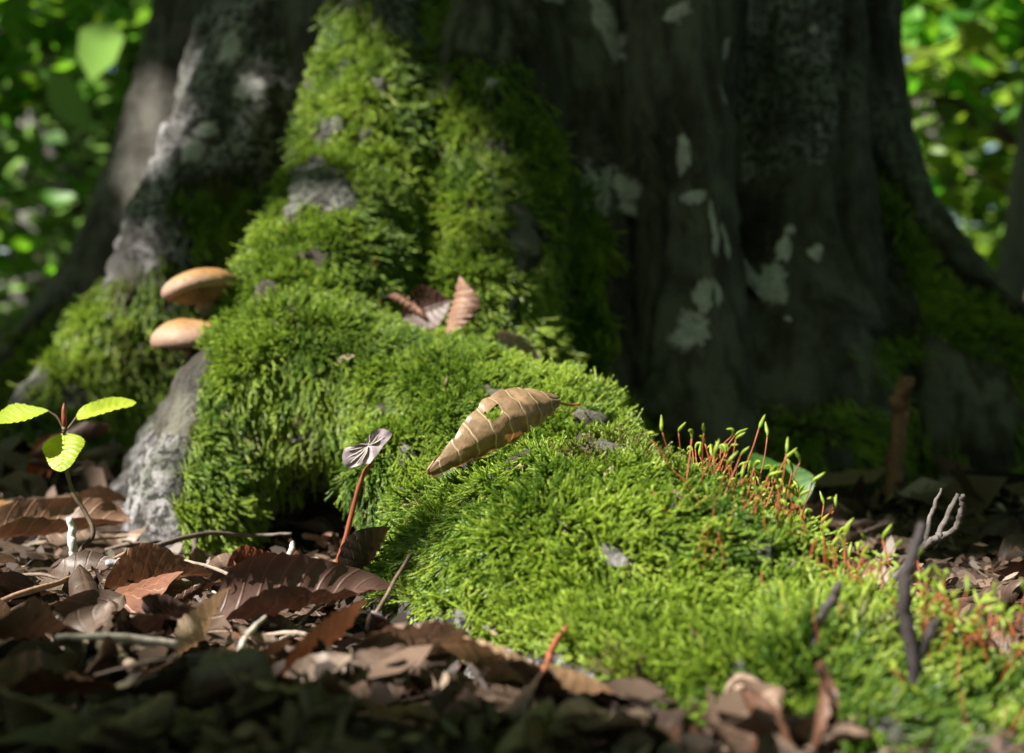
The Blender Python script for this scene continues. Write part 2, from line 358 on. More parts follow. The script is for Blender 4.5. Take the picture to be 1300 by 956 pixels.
def surface_nets(F, C, lo, h):
    s = F < 0
    c8 = [(i, j, k) for i in (0, 1) for j in (0, 1) for k in (0, 1)]
    n = np.array(F.shape) - 1
    cnt = np.zeros(n, np.int8)
    for i, j, k in c8: cnt += s[i:i + n[0], j:j + n[1], k:k + n[2]]
    act = (cnt > 0) & (cnt < 8)
    idx = np.full(n, -1, np.int64); cells = np.argwhere(act); idx[act] = np.arange(len(cells))
    fv = {c: F[cells[:, 0] + c[0], cells[:, 1] + c[1], cells[:, 2] + c[2]].astype(float) for c in c8}
    acc = np.zeros((len(cells), 3)); num = np.zeros(len(cells))
    for a in c8:
        for axn in range(3):
            if a[axn]: continue
            b = list(a); b[axn] = 1; b = tuple(b)
            fa, fb = fv[a], fv[b]; m = (fa < 0) != (fb < 0)
            t = np.where(m, fa / np.where(m, fa - fb, 1), 0)
            p = np.tile(np.array(a, float), (len(cells), 1)); p[:, axn] += t
            acc[m] += p[m]; num[m] += 1
    V = lo + h * (cells + acc / num[:, None])
    G = np.stack([sum(fv[c] * (1 if c[d] else -1) for c in c8) for d in range(3)], 1)
    NRM = G / (np.linalg.norm(G, axis=1)[:, None] + 1e-9)
    quads = []
    for axn in range(3):
        b, c = [(1, 2), (2, 0), (0, 1)][axn]
        sl0 = [slice(1, -1)] * 3; sl1 = [slice(1, -1)] * 3
        sl0[axn] = slice(0, -1); sl1[axn] = slice(1, None)
        e = np.argwhere(s[tuple(sl0)] != s[tuple(sl1)])
        off = np.ones(3, int); off[axn] = 0; e = e + off
        ins = s[e[:, 0], e[:, 1], e[:, 2]]
        q = []
        for db, dc in ((0, 0), (1, 0), (1, 1), (0, 1)):
            t = e.copy(); t[:, b] -= db; t[:, c] -= dc
            q.append(idx[t[:, 0], t[:, 1], t[:, 2]])
        q = np.stack(q, 1); q[~ins] = q[~ins][:, ::-1]
        quads.append(q)
    Q = np.concatenate(quads); Q = Q[(Q >= 0).all(1)]
    return V, NRM, Q, C[cells[:, 0], cells[:, 1], cells[:, 2]]
V, NR, Q, CI = surface_nets(FLD, CID, LO, H)

def inpoly(p, poly):
    x, y = p[:, 0], p[:, 1]; r = np.zeros(len(p), bool); P = np.array(poly, float); j = len(P) - 1
    for i in range(len(P)):
        xi, yi = P[i]; xj, yj = P[j]
        r ^= ((yi > y) != (yj > y)) & (x < (xj - xi) * (y - yi) / (yj - yi + 1e-12) + xi); j = i
    return r
MAINMOSS = [(432, -40), (560, -40), (552, 90), (540, 150), (560, 150), (570, 60), (600, 40), (665, 60), (705, 130), (712, 215), (768, 215), (778, 330), (768, 470), (830, 530), (905, 590), (1010, 670), (1330, 860), (1500, 1300), (840, 1200), (800, 862), (715, 838), (620, 822), (572, 760), (530, 762), (487, 752), (478, 660), (466, 604), (420, 592), (345, 622), (300, 690), (262, 692), (212, 640), (232, 570), (252, 480), (268, 400), (298, 320), (338, 230), (392, 100)]
BAREMAIN = [[(356, 262), (372, 215), (400, 196), (436, 214), (446, 246), (428, 262), (392, 252), (366, 275)], [(318, 372), (340, 352), (362, 352), (352, 366), (330, 380)], [(636, 258), (668, 262), (690, 310), (668, 352), (640, 320), (625, 285)], [(612, 92), (640, 98), (636, 112), (612, 108)]]
LEFTMOSS = [(-400, 560), (-60, 490), (30, 420), (90, 372), (140, 335), (178, 318), (236, 336), (204, 400), (262, 470), (240, 545), (60, 590), (-60, 620), (-400, 760)]
LEFTMOSS2 = [(205, 262), (222, 226), (300, 214), (334, 218), (318, 330), (250, 326), (236, 268)]
RIGHTMOSS = [(1108, 190), (1160, 250), (1200, 330), (1262, 372), (1340, 420), (1700, 600), (1700, 800), (1340, 560), (1296, 590), (1250, 450), (1176, 395), (1140, 310)]
RIGHTDIM = [(960, 480), (1080, 430), (1180, 400), (1300, 500), (1400, 640), (1100, 640), (980, 600)]
RECESS = [(300, 690), (345, 622), (420, 592), (466, 604), (480, 700), (440, 730)]
def moss_at(P, NRM, C):
    uv = proj(P); front = P[:, 1] < 1.45
    uv = uv + 9 * np.stack([fbm(P, 70, 31), fbm(P, 70, 41)], 1)
    n1 = fbm(P, 24, 11); n2 = fbm(P, 60, 17)
    m = np.zeros(len(P))
    up = NRM[:, 2]
    a = inpoly(uv, MAINMOSS) & ((C == MAIN) | (C == TRUNK)) & front
    # the upper part of the ridge thins to patches
    hi = np.clip((P[:, 2] - 0.2) / 0.18, 0, 1) + 0.35 * ((C == TRUNK) & (uv[:, 0] > 545))
    m = np.where(a, 1.0 - hi * np.clip(0.12 + 0.9 * n1 + 0.4 * n2, 0, 1), m)
    for b in BAREMAIN: m = np.where(inpoly(uv, b) & (P[:, 1] > 0.7), 0.0, m)
    b = (inpoly(uv, LEFTMOSS)) & ((C == LEFTR) | (C == STEM)); m = np.where(b, np.clip(0.75 + 0.9 * n1 + 0.35 * up, 0, 1), m)
    b = inpoly(uv, LEFTMOSS2) & ((C == LEFTR) | (C == MAIN)); m = np.where(b, np.clip(0.55 + 0.9 * n1, 0, 1), m)
    b = inpoly(uv, RIGHTMOSS) & ((C == RIGHTR) | (C == TRUNK)); m = np.where(b, np.clip(0.85 + 0.7 * n1, 0, 1), m)
    b = inpoly(uv, RIGHTDIM) & ((C == RIGHTR) | (C == TRUNK)); m = np.maximum(m, np.where(b, np.clip(0.25 + 0.9 * n1, 0, 0.6), 0))
    b = inpoly(uv, RECESS) & (C == MAIN); m = np.where(b, np.clip(0.12 + 0.9 * n1, 0, 0.5), m)
    m = np.where(~front & (up > 0.1) & (P[:, 2] < 0.2), np.clip(0.5 + n1, 0, 1), m)
    # threadbare spots where the bark shows through
    m = np.where((n2 + 0.5 * vnoise(P, 150, 77) > 0.86) & (P[:, 2] > 0.0), m * 0.1, m)
    return np.clip(m, 0, 1)
MS = moss_at(V, NR, CI)
# relief: cushions under the moss, flutes and horizontal wrinkles on the bark
PL = V * np.array([1, 1, 0.3])
relief = 0.0042 * fbm(V, 24, 51) * MS + 0.0026 * fbm(V, 70, 57) * MS
relief += (1 - MS) * (0.0045 * fbm(PL, 30, 61) + 0.004 * np.abs(fbm(V, 55, 63)) * ((CI == LEFTR) | ((CI == MAIN) & (V[:, 2] < .07))) + 0.0016 * fbm(V * np.array([1, 1, 2.2]), 80, 67))
crk = np.clip(0.10 - np.abs(vnoise(V * np.array([1, 1, 0.12]), 17, 71)), 0, 0.1) / 0.1
relief -= (1 - MS) * 0.011 * crk * (CI == TRUNK)
V2 = V + NR * (relief - 0.006 * MS)[:, None]
uvp = proj(V)
PALE = np.where(CI == LEFTR, 0.78, 0.18)
PALE = np.where((CI == MAIN) & (V[:, 2] < 0.055), 0.56, PALE)
PALE = np.where((CI == MAIN) & (uvp[:, 1] < 280) & (V[:, 1] > .9), 0.7, PALE)
PALE = np.where(CI == STEM, 0.36, PALE)
PALE = np.where((CI == RIGHTR) & (V[:, 2] > 0.2), 0.45, PALE)
PALE = np.where((CI == TRUNK) & (V[:, 2] > 0.2) & (V[:, 0] > 0.17), 0.40 - 0.25 * (fbm(V, 8, 5) < 0), PALE)
plate = inpoly(uvp + 8 * np.stack([fbm(V, 40, 31), fbm(V, 40, 41)], 1), [(945, -60), (1062, -60), (1072, 190), (1040, 205), (1000, 215), (945, 228)]) & (V[:, 1] < 1.4)
PALE = np.where(plate & (CI == TRUNK), 0.62, PALE)

full = new_mesh('beech_surface', V2, Q)
vn = np.empty(len(V2) * 3, np.float32); full.vertex_normals.foreach_get('vector', vn); vn = vn.reshape(-1, 3)
tri_polys = [tuple(q) for q in Q.tolist()]
BV = BVHTree.FromPolygons([tuple(p) for p in V2.tolist()], tri_polys)
qc = CI[Q].astype(int); qid = np.array([np.bincount(r, minlength=5).argmax() for r in qc]) if len(qc) < 10 else np.sort(qc, 1)[:, 1]
beech = empty('beech_tree', (TC[0], TC[1], 0), 'old grey beech trunk with mossy buttress roots', 'tree')
beech.location = (0, 0, 0)
for cid, nm in ((TRUNK, 'trunk'), (MAIN, 'root'), (LEFTR, 'root'), (RIGHTR, 'root'), (STEM, 'root')):
    f = Q[qid == cid]; u, inv = np.unique(f.ravel(), return_inverse=True)
    me = new_mesh(nm, V2[u], inv.reshape(f.shape))
    for an, arr in (('moss', MS), ('pale', PALE)):
        a = me.attributes.new(an, 'FLOAT', 'POINT'); a.data.foreach_set('value', arr[u].astype(np.float32))
    me.normals_split_custom_set_from_vertices([tuple(x) for x in vn[u].tolist()])
    lab = {MAIN: 'long root under thick bright moss', LEFTR: 'pale lichen mottled root', RIGHTR: 'shaded root with a mossy crest', STEM: 'smooth dark root'}.get(cid)
    link(nm, me, BARK, beech, lab)
bpy.data.meshes.remove(full)
# upper stem, out of frame
hs = np.linspace(0.56, 6.5, 40); mb = MB()
Vt = []; ns = 64
for z in hs:
    for k in range(ns):
        t = 2 * math.pi * k / ns
        r = (0.335 + 0.012 * math.sin(5 * t + .6) + .008 * math.sin(11 * t + 1)) * (1 - 0.05 * (z - .56)) + 0.02 * math.exp(-(z - .56) / .2)
        Vt.append((TC[0] + r * math.cos(t) + 0.03 * math.sin(z), TC[1] + 0.04 + r * math.sin(t), z))
Ft = [(i * ns + k, i * ns + (k + 1) % ns, (i + 1) * ns + (k + 1) % ns, (i + 1) * ns + k) for i in range(len(hs) - 1) for k in range(ns)]
link('upper_trunk', new_mesh('upper_trunk', Vt, Ft), BARK, beech)

# lichen patches lying on the bark
def ray(u, v):
    d = (at(u, v, 1.0) - Vector((0, 0, CAMZ))).normalized()
    return BV.ray_cast(Vector((0, 0, CAMZ)), d)
def lichen(u, v, w_, h_, seed, rot=0.0):
    hit = ray(u, v)
    if hit[0] is None: return
    c, nrm = hit[0], hit[1]
    zx = Vector((0, 0, 1)); tx = zx.cross(nrm).normalized(); ty = nrm.cross(tx)
    k = c.y / FPX; rr = random.Random(seed); ns_ = 44; nr = 6
    ph = [rr.uniform(0, 6.28) for _ in range(6)]
    vs = []; fs = []
    def surf(a, b, lift):
        p = c + tx * (a * math.cos(rot) - b * math.sin(rot)) + ty * (a * math.sin(rot) + b * math.cos(rot))
        h = BV.ray_cast(p + nrm * 0.03, -nrm, 0.07)
        if h[0] is None: h = BV.find_nearest(p)
        return h[0] + nrm * lift
    vs.append(surf(0, 0, .0012))
    for i in range(1, nr + 1):
        for j in range(ns_):
            t = 2 * math.pi * j / ns_
            e = 1 + .14 * math.sin(2 * t + ph[0]) + .11 * math.sin(3 * t + ph[1]) + .08 * math.sin(5 * t + ph[2]) + .07 * math.sin(9 * t + ph[3]) + .05 * math.sin(13 * t + ph[4]) + rr.uniform(-.10, .10) * (i / nr)
            f = i / nr
            vs.append(surf(e * f * w_ * .5 * k * math.cos(t), e * f * h_ * .5 * k * math.sin(t), (.0012, .0012, .0012, .001, .0007, .0003)[i - 1]))
    for j in range(ns_): fs.append((0, 1 + j, 1 + (j + 1) % ns_))
    for i in range(nr - 1):
        for j in range(ns_):
            a = 1 + i * ns_ + j; b = 1 + i * ns_ + (j + 1) % ns_; fs.append((a, a + ns_, b + ns_, b))
    me = new_mesh('lichen_patch', [tuple(p) for p in vs], fs); ra = me.attributes.new('rim', 'FLOAT', 'POINT'); ra.data.foreach_set('value', np.array([0.] + [i / nr for i in range(1, nr + 1) for _ in range(ns_)], np.float32))
    link('lichen_patch', me, LICHEN, beech)
for i, (u, v, a, b, ro) in enumerate([(762, 245, 44, 78, 0), (770, 30, 30, 95, .25), (705, -5, 40, 22, 0), (877, 420, 46, 46, 0), (893, 376, 26, 42, 0), (912, 374, 12, 26, 0), (978, 362, 46, 46, .4), (995, 316, 16, 38, -.1), (1035, 322, 16, 26, 0), (1003, 292, 12, 14, 0), (868, 195, 18, 42, .1), (906, 290, 11, 60, 0), (921, 305, 9, 50, 0), (882, 250, 30, 18, 0), (921, 60, 8, 34, 0), (916, 120, 10, 26, 0), (1034, 38, 14, 12, 0), (318, 112, 34, 40, -.5), (246, 190, 34, 30, 0), (625, 103, 20, 12, 0), (290, 62, 30, 50, -.4), (262, 165, 26, 22, 0), (1000, 405, 9, 8, 0), (860, 16, 30, 26, 0)]):
    lichen(u, v, a * 1.25, b * 1.2, 100 + i, ro)

# ------------------------------------------------------------------ moss carpet (stuff): shoots instanced on the surface
def shoot(seed):
    rr = np.random.default_rng(seed); mb = MB(); tip = []
    L = 0.0094 * rr.uniform(.85, 1.2)
    def stem(p0, d, L, r0, n=5, leaves=15):
        bend = rr.normal(0, .35, 3); P = [np.array(p0)]; dd = np.array(d, float)
        for i in range(n):
            dd = dd + bend * .22; dd /= np.linalg.norm(dd); P.append(P[-1] + dd * L / n)
        P = np.array(P); rad = r0 * np.interp(np.linspace(0, 1, n + 1), [0, .2, .4, .6, .8, 1], [.8, 1, 1.05, .95, .75, .2])
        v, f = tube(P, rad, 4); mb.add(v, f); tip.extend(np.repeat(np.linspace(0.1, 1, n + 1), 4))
        T = np.gradient(P, axis=0); T /= np.linalg.norm(T, axis=1)[:, None]
        for k in range(leaves):
            t = (k + .5) / leaves * n * .98; i = min(int(t), n - 1); p = P[i] + (P[i + 1] - P[i]) * (t - i); tt = T[i]
            a = np.cross(tt, rr.normal(0, 1, 3)); a /= np.linalg.norm(a); b = np.cross(tt, a)
            ll = .0015 * rr.uniform(.7, 1.2) * (1 - .3 * t / n); ww = ll * .26
            o = p + a * r0 * .5; e = o + tt * ll * .9 + a * ll * .30
            m = (o + e) / 2 + a * ll * .06
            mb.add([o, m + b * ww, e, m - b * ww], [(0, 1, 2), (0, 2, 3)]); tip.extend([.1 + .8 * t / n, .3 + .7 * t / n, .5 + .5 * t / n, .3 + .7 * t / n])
        return P, T
    P, T = stem((0, 0, 0), (0, 0, 1), L, .00038, 6, 24)
    for j in range(rr.integers(0, 3)):
        i = rr.integers(1, 4); d = T[i] + rr.normal(0, .55, 3); d /= np.linalg.norm(d)
        stem(P[i], d, L * rr.uniform(.35, .6), .0003, 4, 8)
    me = mb.mesh('moss_shoot')
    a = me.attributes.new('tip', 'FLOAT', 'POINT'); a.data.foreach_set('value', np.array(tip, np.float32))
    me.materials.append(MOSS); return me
PROTO = [bpy.data.objects.new('moss_shoot', shoot(i)) for i in range(7)]
def moss_tree():
    ng = bpy.data.node_groups.new('moss_scatter', 'GeometryNodeTree')
    ng.interface.new_socket('Geometry', in_out='INPUT', socket_type='NodeSocketGeometry'); ng.interface.new_socket('Geometry', in_out='OUTPUT', socket_type='NodeSocketGeometry')
    gi = ng.nodes.new('NodeGroupInput'); go = ng.nodes.new('NodeGroupOutput'); j = ng.nodes.new('GeometryNodeJoinGeometry')
    for p in reversed(PROTO):
        oi = ng.nodes.new('GeometryNodeObjectInfo'); oi.inputs['Object'].default_value = p; oi.inputs['As Instance'].default_value = True
        ng.links.new(oi.outputs['Geometry'], j.inputs[0])
    ip = ng.nodes.new('GeometryNodeInstanceOnPoints'); ip.inputs['Pick Instance'].default_value = True
    def na(name, t):
        a = ng.nodes.new('GeometryNodeInputNamedAttribute'); a.data_type = t; a.inputs[0].default_value = name; return a.outputs[0]
    e = ng.nodes.new('FunctionNodeEulerToRotation'); ng.links.new(na('rot', 'FLOAT_VECTOR'), e.inputs[0])
    ng.links.new(gi.outputs[0], ip.inputs['Points']); ng.links.new(j.outputs[0], ip.inputs['Instance'])
    ng.links.new(na('pid', 'INT'), ip.inputs['Instance Index']); ng.links.new(e.outputs[0], ip.inputs['Rotation'])
    ng.links.new(na('scl', 'FLOAT_VECTOR'), ip.inputs['Scale']); ng.links.new(ip.outputs[0], go.inputs[0])
    return ng
NG = moss_tree()
def sample_faces(F, dens):
    A = V2[F[:, 0]]; B = V2[F[:, 1]]; Cc = V2[F[:, 2]]; D = V2[F[:, 3]]
    ar = .5 * (np.linalg.norm(np.cross(B - A, Cc - A), axis=1) + np.linalg.norm(np.cross(Cc - A, D - A), axis=1))
    k = rng.poisson(ar * dens); i = np.repeat(np.arange(len(F)), k)
    a, b = rng.random(len(i))[:, None], rng.random(len(i))[:, None]
    bl = lambda X_: (X_[F[i, 0]] * (1 - a) + X_[F[i, 1]] * a) * (1 - b) + (X_[F[i, 3]] * (1 - a) + X_[F[i, 2]] * a) * b
    nn = bl(vn); nn /= np.linalg.norm(nn, axis=1)[:, None]
    return bl(V2), nn, bl(MS[:, None])[:, 0], CI[F[i, 0]]
def unit(a): return a / (np.linalg.norm(a, axis=1)[:, None] + 1e-9)
def lerp(a, b, t): return np.asarray(a) * (1 - t[:, None]) + np.asarray(b) * t[:, None]
def moss_object(name, sel, label, dens, size):
    F = Q[sel]; fm = MS[F].mean(1); F = F[fm > .2]; fm = fm[fm > .2]
    P, NN, m, cc = sample_faces(F, dens * np.clip(fm * 1.2, 0, 1))
    keep = (rng.random(len(P)) < np.clip((m - .15) * 1.8, 0, 1)) & (P[:, 2] > -.012); P, NN, m, cc = P[keep], NN[keep], m[keep], cc[keep]
    down = np.array([0, 0, -1.0]) - NN * (-NN[:, 2])[:, None]
    flow = np.stack([fbm(P, 16, 81), fbm(P, 16, 85), fbm(P, 16, 89)], 1); flow -= NN * (flow * NN).sum(1)[:, None]
    steep = np.clip(1 - NN[:, 2], 0, 1)[:, None]
    along = np.array([.55, -.6, -.1]); 
    d = unit(NN * (.36 - .27 * np.minimum(1, steep * 1.5)) + down * np.minimum(1.35, 1.9 * steep) + along * .25 + flow * .75 + rng.normal(0, .17, P.shape))
    r = unit(np.cross(d, rng.normal(0, 1, P.shape))); q = np.cross(d, r)
    ry = -np.arcsin(np.clip(r[:, 2], -1, 1)); rx = np.arctan2(q[:, 2], d[:, 2]); rz = np.arctan2(r[:, 1], r[:, 0])
    cl = vnoise(P, 130, 95) * .5 + vnoise(P, 45, 96) * .6
    s = size * rng.uniform(.7, 1.25, len(P)) * (1 + .25 * cl)
    sc = np.stack([s * .95, s * .95, s * rng.uniform(.8, 1.25, len(P)) * (1 + .45 * np.clip(steep[:, 0] * 1.4, 0, 1))], 1)
    P = P - NN * .0012
    t = np.clip(.5 + .40 * fbm(P, 26, 91) + .25 * vnoise(P, 140, 93) + rng.normal(0, .22, len(P)), 0, 1)
    col = lerp((.045, .12, .010), (.34, .465, .05), t)
    y = np.clip((rng.random(len(P)) - .86) * 5, 0, 1) * .8; col = lerp(col, (.46, .50, .10), y)
    br = np.clip((fbm(P, 34, 99) - .62) * 3, 0, .8) * (rng.random(len(P)) < .7); col = lerp(col, (.12, .075, .03), br)
    me = bpy.data.meshes.new(name); me.vertices.add(len(P)); me.vertices.foreach_set('co', P.astype(np.float32).ravel())
    for an, ty, arr, key in (('rot', 'FLOAT_VECTOR', np.stack([rx, ry, rz], 1), 'vector'), ('scl', 'FLOAT_VECTOR', sc, 'vector'), ('tint', 'FLOAT_COLOR', np.hstack([col, np.ones((len(P), 1))]), 'color'), ('pid', 'INT', rng.integers(0, 7, len(P)), 'value')):
        a = me.attributes.new(an, ty, 'POINT'); a.data.foreach_set(key, arr.astype(np.int32 if ty == 'INT' else np.float32).ravel())
    o = link(name, me, MOSS, kind='stuff', label=label, cat='moss')
    md = o.modifiers.new('scatter', 'NODES'); md.node_group = NG
    print(name, len(P)); return P, NN, cc
qy = V2[Q].mean(1)
mainq = (qid == MAIN) & (qy[:, 1] < .98)
MP, MN, MCC = moss_object('moss', mainq, 'thick bright green moss carpet over the long root', 7.2e5, 1.0)
moss_object('moss', (qid == MAIN) & ~mainq, 'patchy moss climbing the sunlit buttress above the long root', 3.4e5, 1.25)
moss_object('moss', qid == TRUNK, 'dim green moss hanging on the middle ridges of the trunk', 3.2e5, 1.35)
moss_object('moss', (qid == LEFTR) | (qid == STEM), 'blurred moss on the root behind the mushrooms', 2.6e5, 1.4)
moss_object('moss', qid == RIGHTR, 'dark green moss on the shaded root beside the far foliage', 2.4e5, 1.5)

# crumbs caught in the moss
k_ = rng.choice(np.flatnonzero(MP[:, 1] < .95), 420, replace=False); C_ = MP[k_] + MN[k_] * rng.uniform(.0015, .0045, 420)[:, None]
d_ = unit(rng.normal(0, 1, (420, 3)) - MN[k_] * .3); u_ = unit(np.cross(d_, MN[k_] + rng.normal(0, .3, (420, 3)))); L_ = .0034 * rng.lognormal(0, .45, 420)[:, None]; W_ = L_ * rng.uniform(.1, .5, 420)[:, None]; k3 = np.cross(u_, d_)
V_ = np.stack([C_ - d_ * L_, C_ + u_ * W_ + k3 * L_ * .1, C_ + d_ * L_, C_ - u_ * W_ + k3 * L_ * .12], 1).reshape(-1, 3); o4 = (np.arange(420) * 4)[:, None]
CRUMB = mat_simple('moss_crumb', (.07, .045, .03), (.30, .22, .14), 60, .7)
link('moss_debris', new_mesh('moss_debris', V_, np.concatenate([o4 + [[0, 1, 2]], o4 + [[0, 2, 3]]]), smooth=False), CRUMB, kind='stuff', label='brown bud scales and crumbs caught in the moss', cat='debris')
# ------------------------------------------------------------------ leaves
def wprof(t): return np.clip(np.sin(math.pi * np.clip(t, 0, 1) ** .82), 0, 1) ** .75
def leaf_shape(L, W, roll=.6, bend=.4, twist=0., pleat=.0011, fold=.2, seed=0, nt=28, ns=8, crumple=.0015, nv=9, serr=0.0, edge=0.0):
    """beech leaf: base at the origin, midrib along +X, pleated between the side veins."""
    t = np.linspace(0.0, 1, nt + 1); s = np.linspace(-1, 1, ns + 1); T, S_ = np.meshgrid(t, s, indexing='ij')
    w_ = W * .5 * wprof(T) * (1 + serr * np.cos(T * nv * 4 * math.pi)); y = S_ * w_
    q = T * nv - np.abs(S_) * 1.6; q = q + .32 * np.sin(T * 7 + seed) * np.sin(S_ * 3 + seed * 2); tri = np.abs((q + 10) % 1 - .5) * 2
    z = 1.7 * pleat * (tri - .5) * np.sin(math.pi * np.clip(T, .03, .97)) + fold * np.abs(y) + edge * (S_ ** 4) * np.sin(T * 9 + seed)
    x = T * L
    P = np.stack([x.ravel(), y.ravel(), z.ravel()], 1)
    nz = fbm(P + seed * 3.7, 42, seed); P[:, 2] += crumple * nz
    x, y, z = P[:, 0], P[:, 1], P[:, 2]
    if abs(roll) > 1e-3:
        rw = W / roll; a = y / W * roll * (1 + .25 * np.sin(x / L * 5 + seed)); rr_ = rw * (1 - .12 * np.abs(a) / max(1, roll)) - z
        y, z = rr_ * np.sin(a), rw - rr_ * np.cos(a)
    if abs(bend) > 1e-3:
        rb = L / bend; a = x / L * bend; x, z = (rb - z) * np.sin(a), rb - (rb - z) * np.cos(a)
    if twist:
        a = twist * (x / L - .5); y, z = y * np.cos(a) - z * np.sin(a), y * np.sin(a) + z * np.cos(a)
    I = np.arange((nt + 1) * (ns + 1)).reshape(nt + 1, ns + 1)
    F = np.stack([I[:-1, :-1].ravel(), I[1:, :-1].ravel(), I[1:, 1:].ravel(), I[:-1, 1:].ravel()], 1)
    return np.stack([x - L / 2, y, z], 1), F, np.stack([T.ravel(), S_.ravel() * .5 + .5], 1)
def leaf_mesh(name, **kw):
    v, f, uv = leaf_shape(**kw); return new_mesh(name, v, f, uv=uv)
def petiole(o, L, ln=.012, mat=None, side=1):
    v, f = tube([(-L / 2 + .002, 0, .0008), (-L / 2 - ln * .4, .001 * side, .001), (-L / 2 - ln, .003 * side, .0025)], [.0007, .0006, .0005], 5)
    me = new_mesh('petiole', v, f); return link('petiole', me, mat or STEMBROWN, o)
def pose(o, loc, rx=0, ry=0, rz=0, sc=1):
    o.location = loc; o.rotation_euler = (R(rx), R(ry), R(rz)); o.scale = (sc,) * 3
def place_leaf(label, me, loc, rot, color, L=.07, group=None, pet=False, mat=None, name='fallen_leaf'):
    o = link(name, me, mat or DRYLEAF, label=label, cat='leaf', group=group, color=color)
    pose(o, loc, *rot)
    if pet: petiole(o, L)
    return o
def grounded(u, v, lift=0.0):
    """point on the ground seen at that spot, raised a little"""
    Y = CAMZ * FPX / (v - HZ); p = at(u, v, Y); p.z = gz(p.x, p.y) + lift; return p

# litter leaves, each one its own
pal = [(.085, .055, .042), (.11, .075, .058), (.065, .043, .037), (.15, .105, .078), (.20, .145, .11), (.05, .034, .03), (.27, .21, .17), (.12, .06, .038)]
protos = []
for i in range(12):
    r_ = random.Random(i + 50)
    protos.append(leaf_mesh('fallen_leaf', L=r_.uniform(.048, .07), W=r_.uniform(.028, .042), roll=[.5, 1.2, 2.4, 4.2, .8, 1.6, 3.0, .4, 5.2, 1.0, -1.3, -2.2][i], bend=r_.uniform(-.9, 1.0), twist=r_.uniform(-.9, .9), fold=r_.uniform(-.1, .35), seed=i, crumple=r_.uniform(.0015, .004), pleat=r_.uniform(.0008, .0016), edge=.0025))
def fld_at(p):
    i = ((np.array(p) - LO) / H).astype(int)
    if (i < 0).any() or (i >= N).any(): return .06
    return float(FLD[tuple(i)])
HERO = []
def hero(label, u, v, rot, color, lift, **kw):
    kw.setdefault('L', .065); kw.setdefault('W', .04)
    p = grounded(u, v, lift); o = place_leaf(label, leaf_mesh('fallen_leaf', **kw), p, rot, color, kw['L'], pet=kw['L'] > .05 and kw.get('seed', 0) % 2 == 0)
    HERO.append(p); return o
hero('large tan brown leaf lying rolled beside the seedling stem', 70, 700, (20, -14, 14), (.16, .095, .065), .022, L=.075, W=.05, roll=3.0, bend=-.3, seed=21, pleat=.0008, crumple=.004)
hero('orange red leaf standing upright behind the seedling', 60, 640, (70, -60, 20), (.42, .09, .02), .022, L=.04, W=.026, roll=.7, seed=22)
hero('dark rolled leaf like a pipe behind the seedling', 95, 640, (0, -12, 10), (.12, .07, .06), .020, L=.06, W=.05, roll=5.2, seed=23)
hero('amber brown leaf arched behind the seedling leaf', 40, 668, (10, 0, 30), (.30, .17, .07), .018, L=.05, W=.036, roll=-1.8, bend=-.7, seed=24)
hero('ribbed brown leaf leaning against the foot of the root', 200, 752, (-34, -14, 16), (.25, .14, .095), .016, L=.045, W=.033, roll=.9, bend=-.3, seed=25, pleat=.0018)
hero('long dark brown leaf rolled along the ground under the mossy overhang', 385, 790, (30, -12, 12), (.085, .045, .036), .016, L=.068, W=.05, roll=3.1, bend=-.15, seed=26, pleat=.0018)
hero('dark leaf with curved ribs arched over the litter in front', 285, 872, (-28, -6, 8), (.13, .078, .055), .012, L=.05, W=.04, roll=-1.3, bend=-.4, seed=27, pleat=.002)
hero('big greyish tan leaf propped up against the root', 505, 846, (-38, -24, 22), (.30, .23, .20), .020, L=.046, W=.036, roll=-.9, bend=-.5, seed=29, pleat=.0014, crumple=.006)
hero('pale tan leaf curled open at the lower end of the root', 632, 868, (-30, 4, 4), (.42, .30, .21), .012, L=.036, W=.03, roll=-1.6, bend=-.5, seed=29)
hero('smooth tan leaf tucked under the front moss', 760, 890, (-24, 10, -14), (.40, .25, .16), .010, L=.035, W=.03, roll=-1.5, bend=-.3, seed=31)
hero('rusty red leaf lying in the shaded hollow under the root', 330, 735, (-42, 6, 4), (.20, .06, .03), .014, L=.03, W=.024, roll=.8, seed=33)
hero('crumpled cream coloured leaf in the middle of the litter', 268, 828, (-20, -34, 20), (.5, .41, .31), .012, L=.03, W=.02, roll=1.2, bend=.6, seed=34, crumple=.005)
hero('dark purple brown leaf on edge at the foot of the front lobe', 470, 760, (-60, -34, 38), (.10, .062, .06), .018, L=.04, W=.026, roll=1.1, seed=36)
hero('reddish leaf with a lit rim lying behind the thin twig', 150, 772, (12, -6, 24), (.16, .075, .05), .012, L=.055, W=.036, roll=-1.4, bend=.3, seed=37)
hero('broad dull brown leaf at the lower corner of the litter', 20, 850, (-12, 18, 60), (.16, .10, .075), .012, L=.045, W=.034, roll=1.3, seed=38)
hero('rust edged leaf curling up by the lower litter', 420, 862, (-26, -20, 36), (.22, .10, .055), .012, L=.04, W=.03, roll=1.2, seed=40)
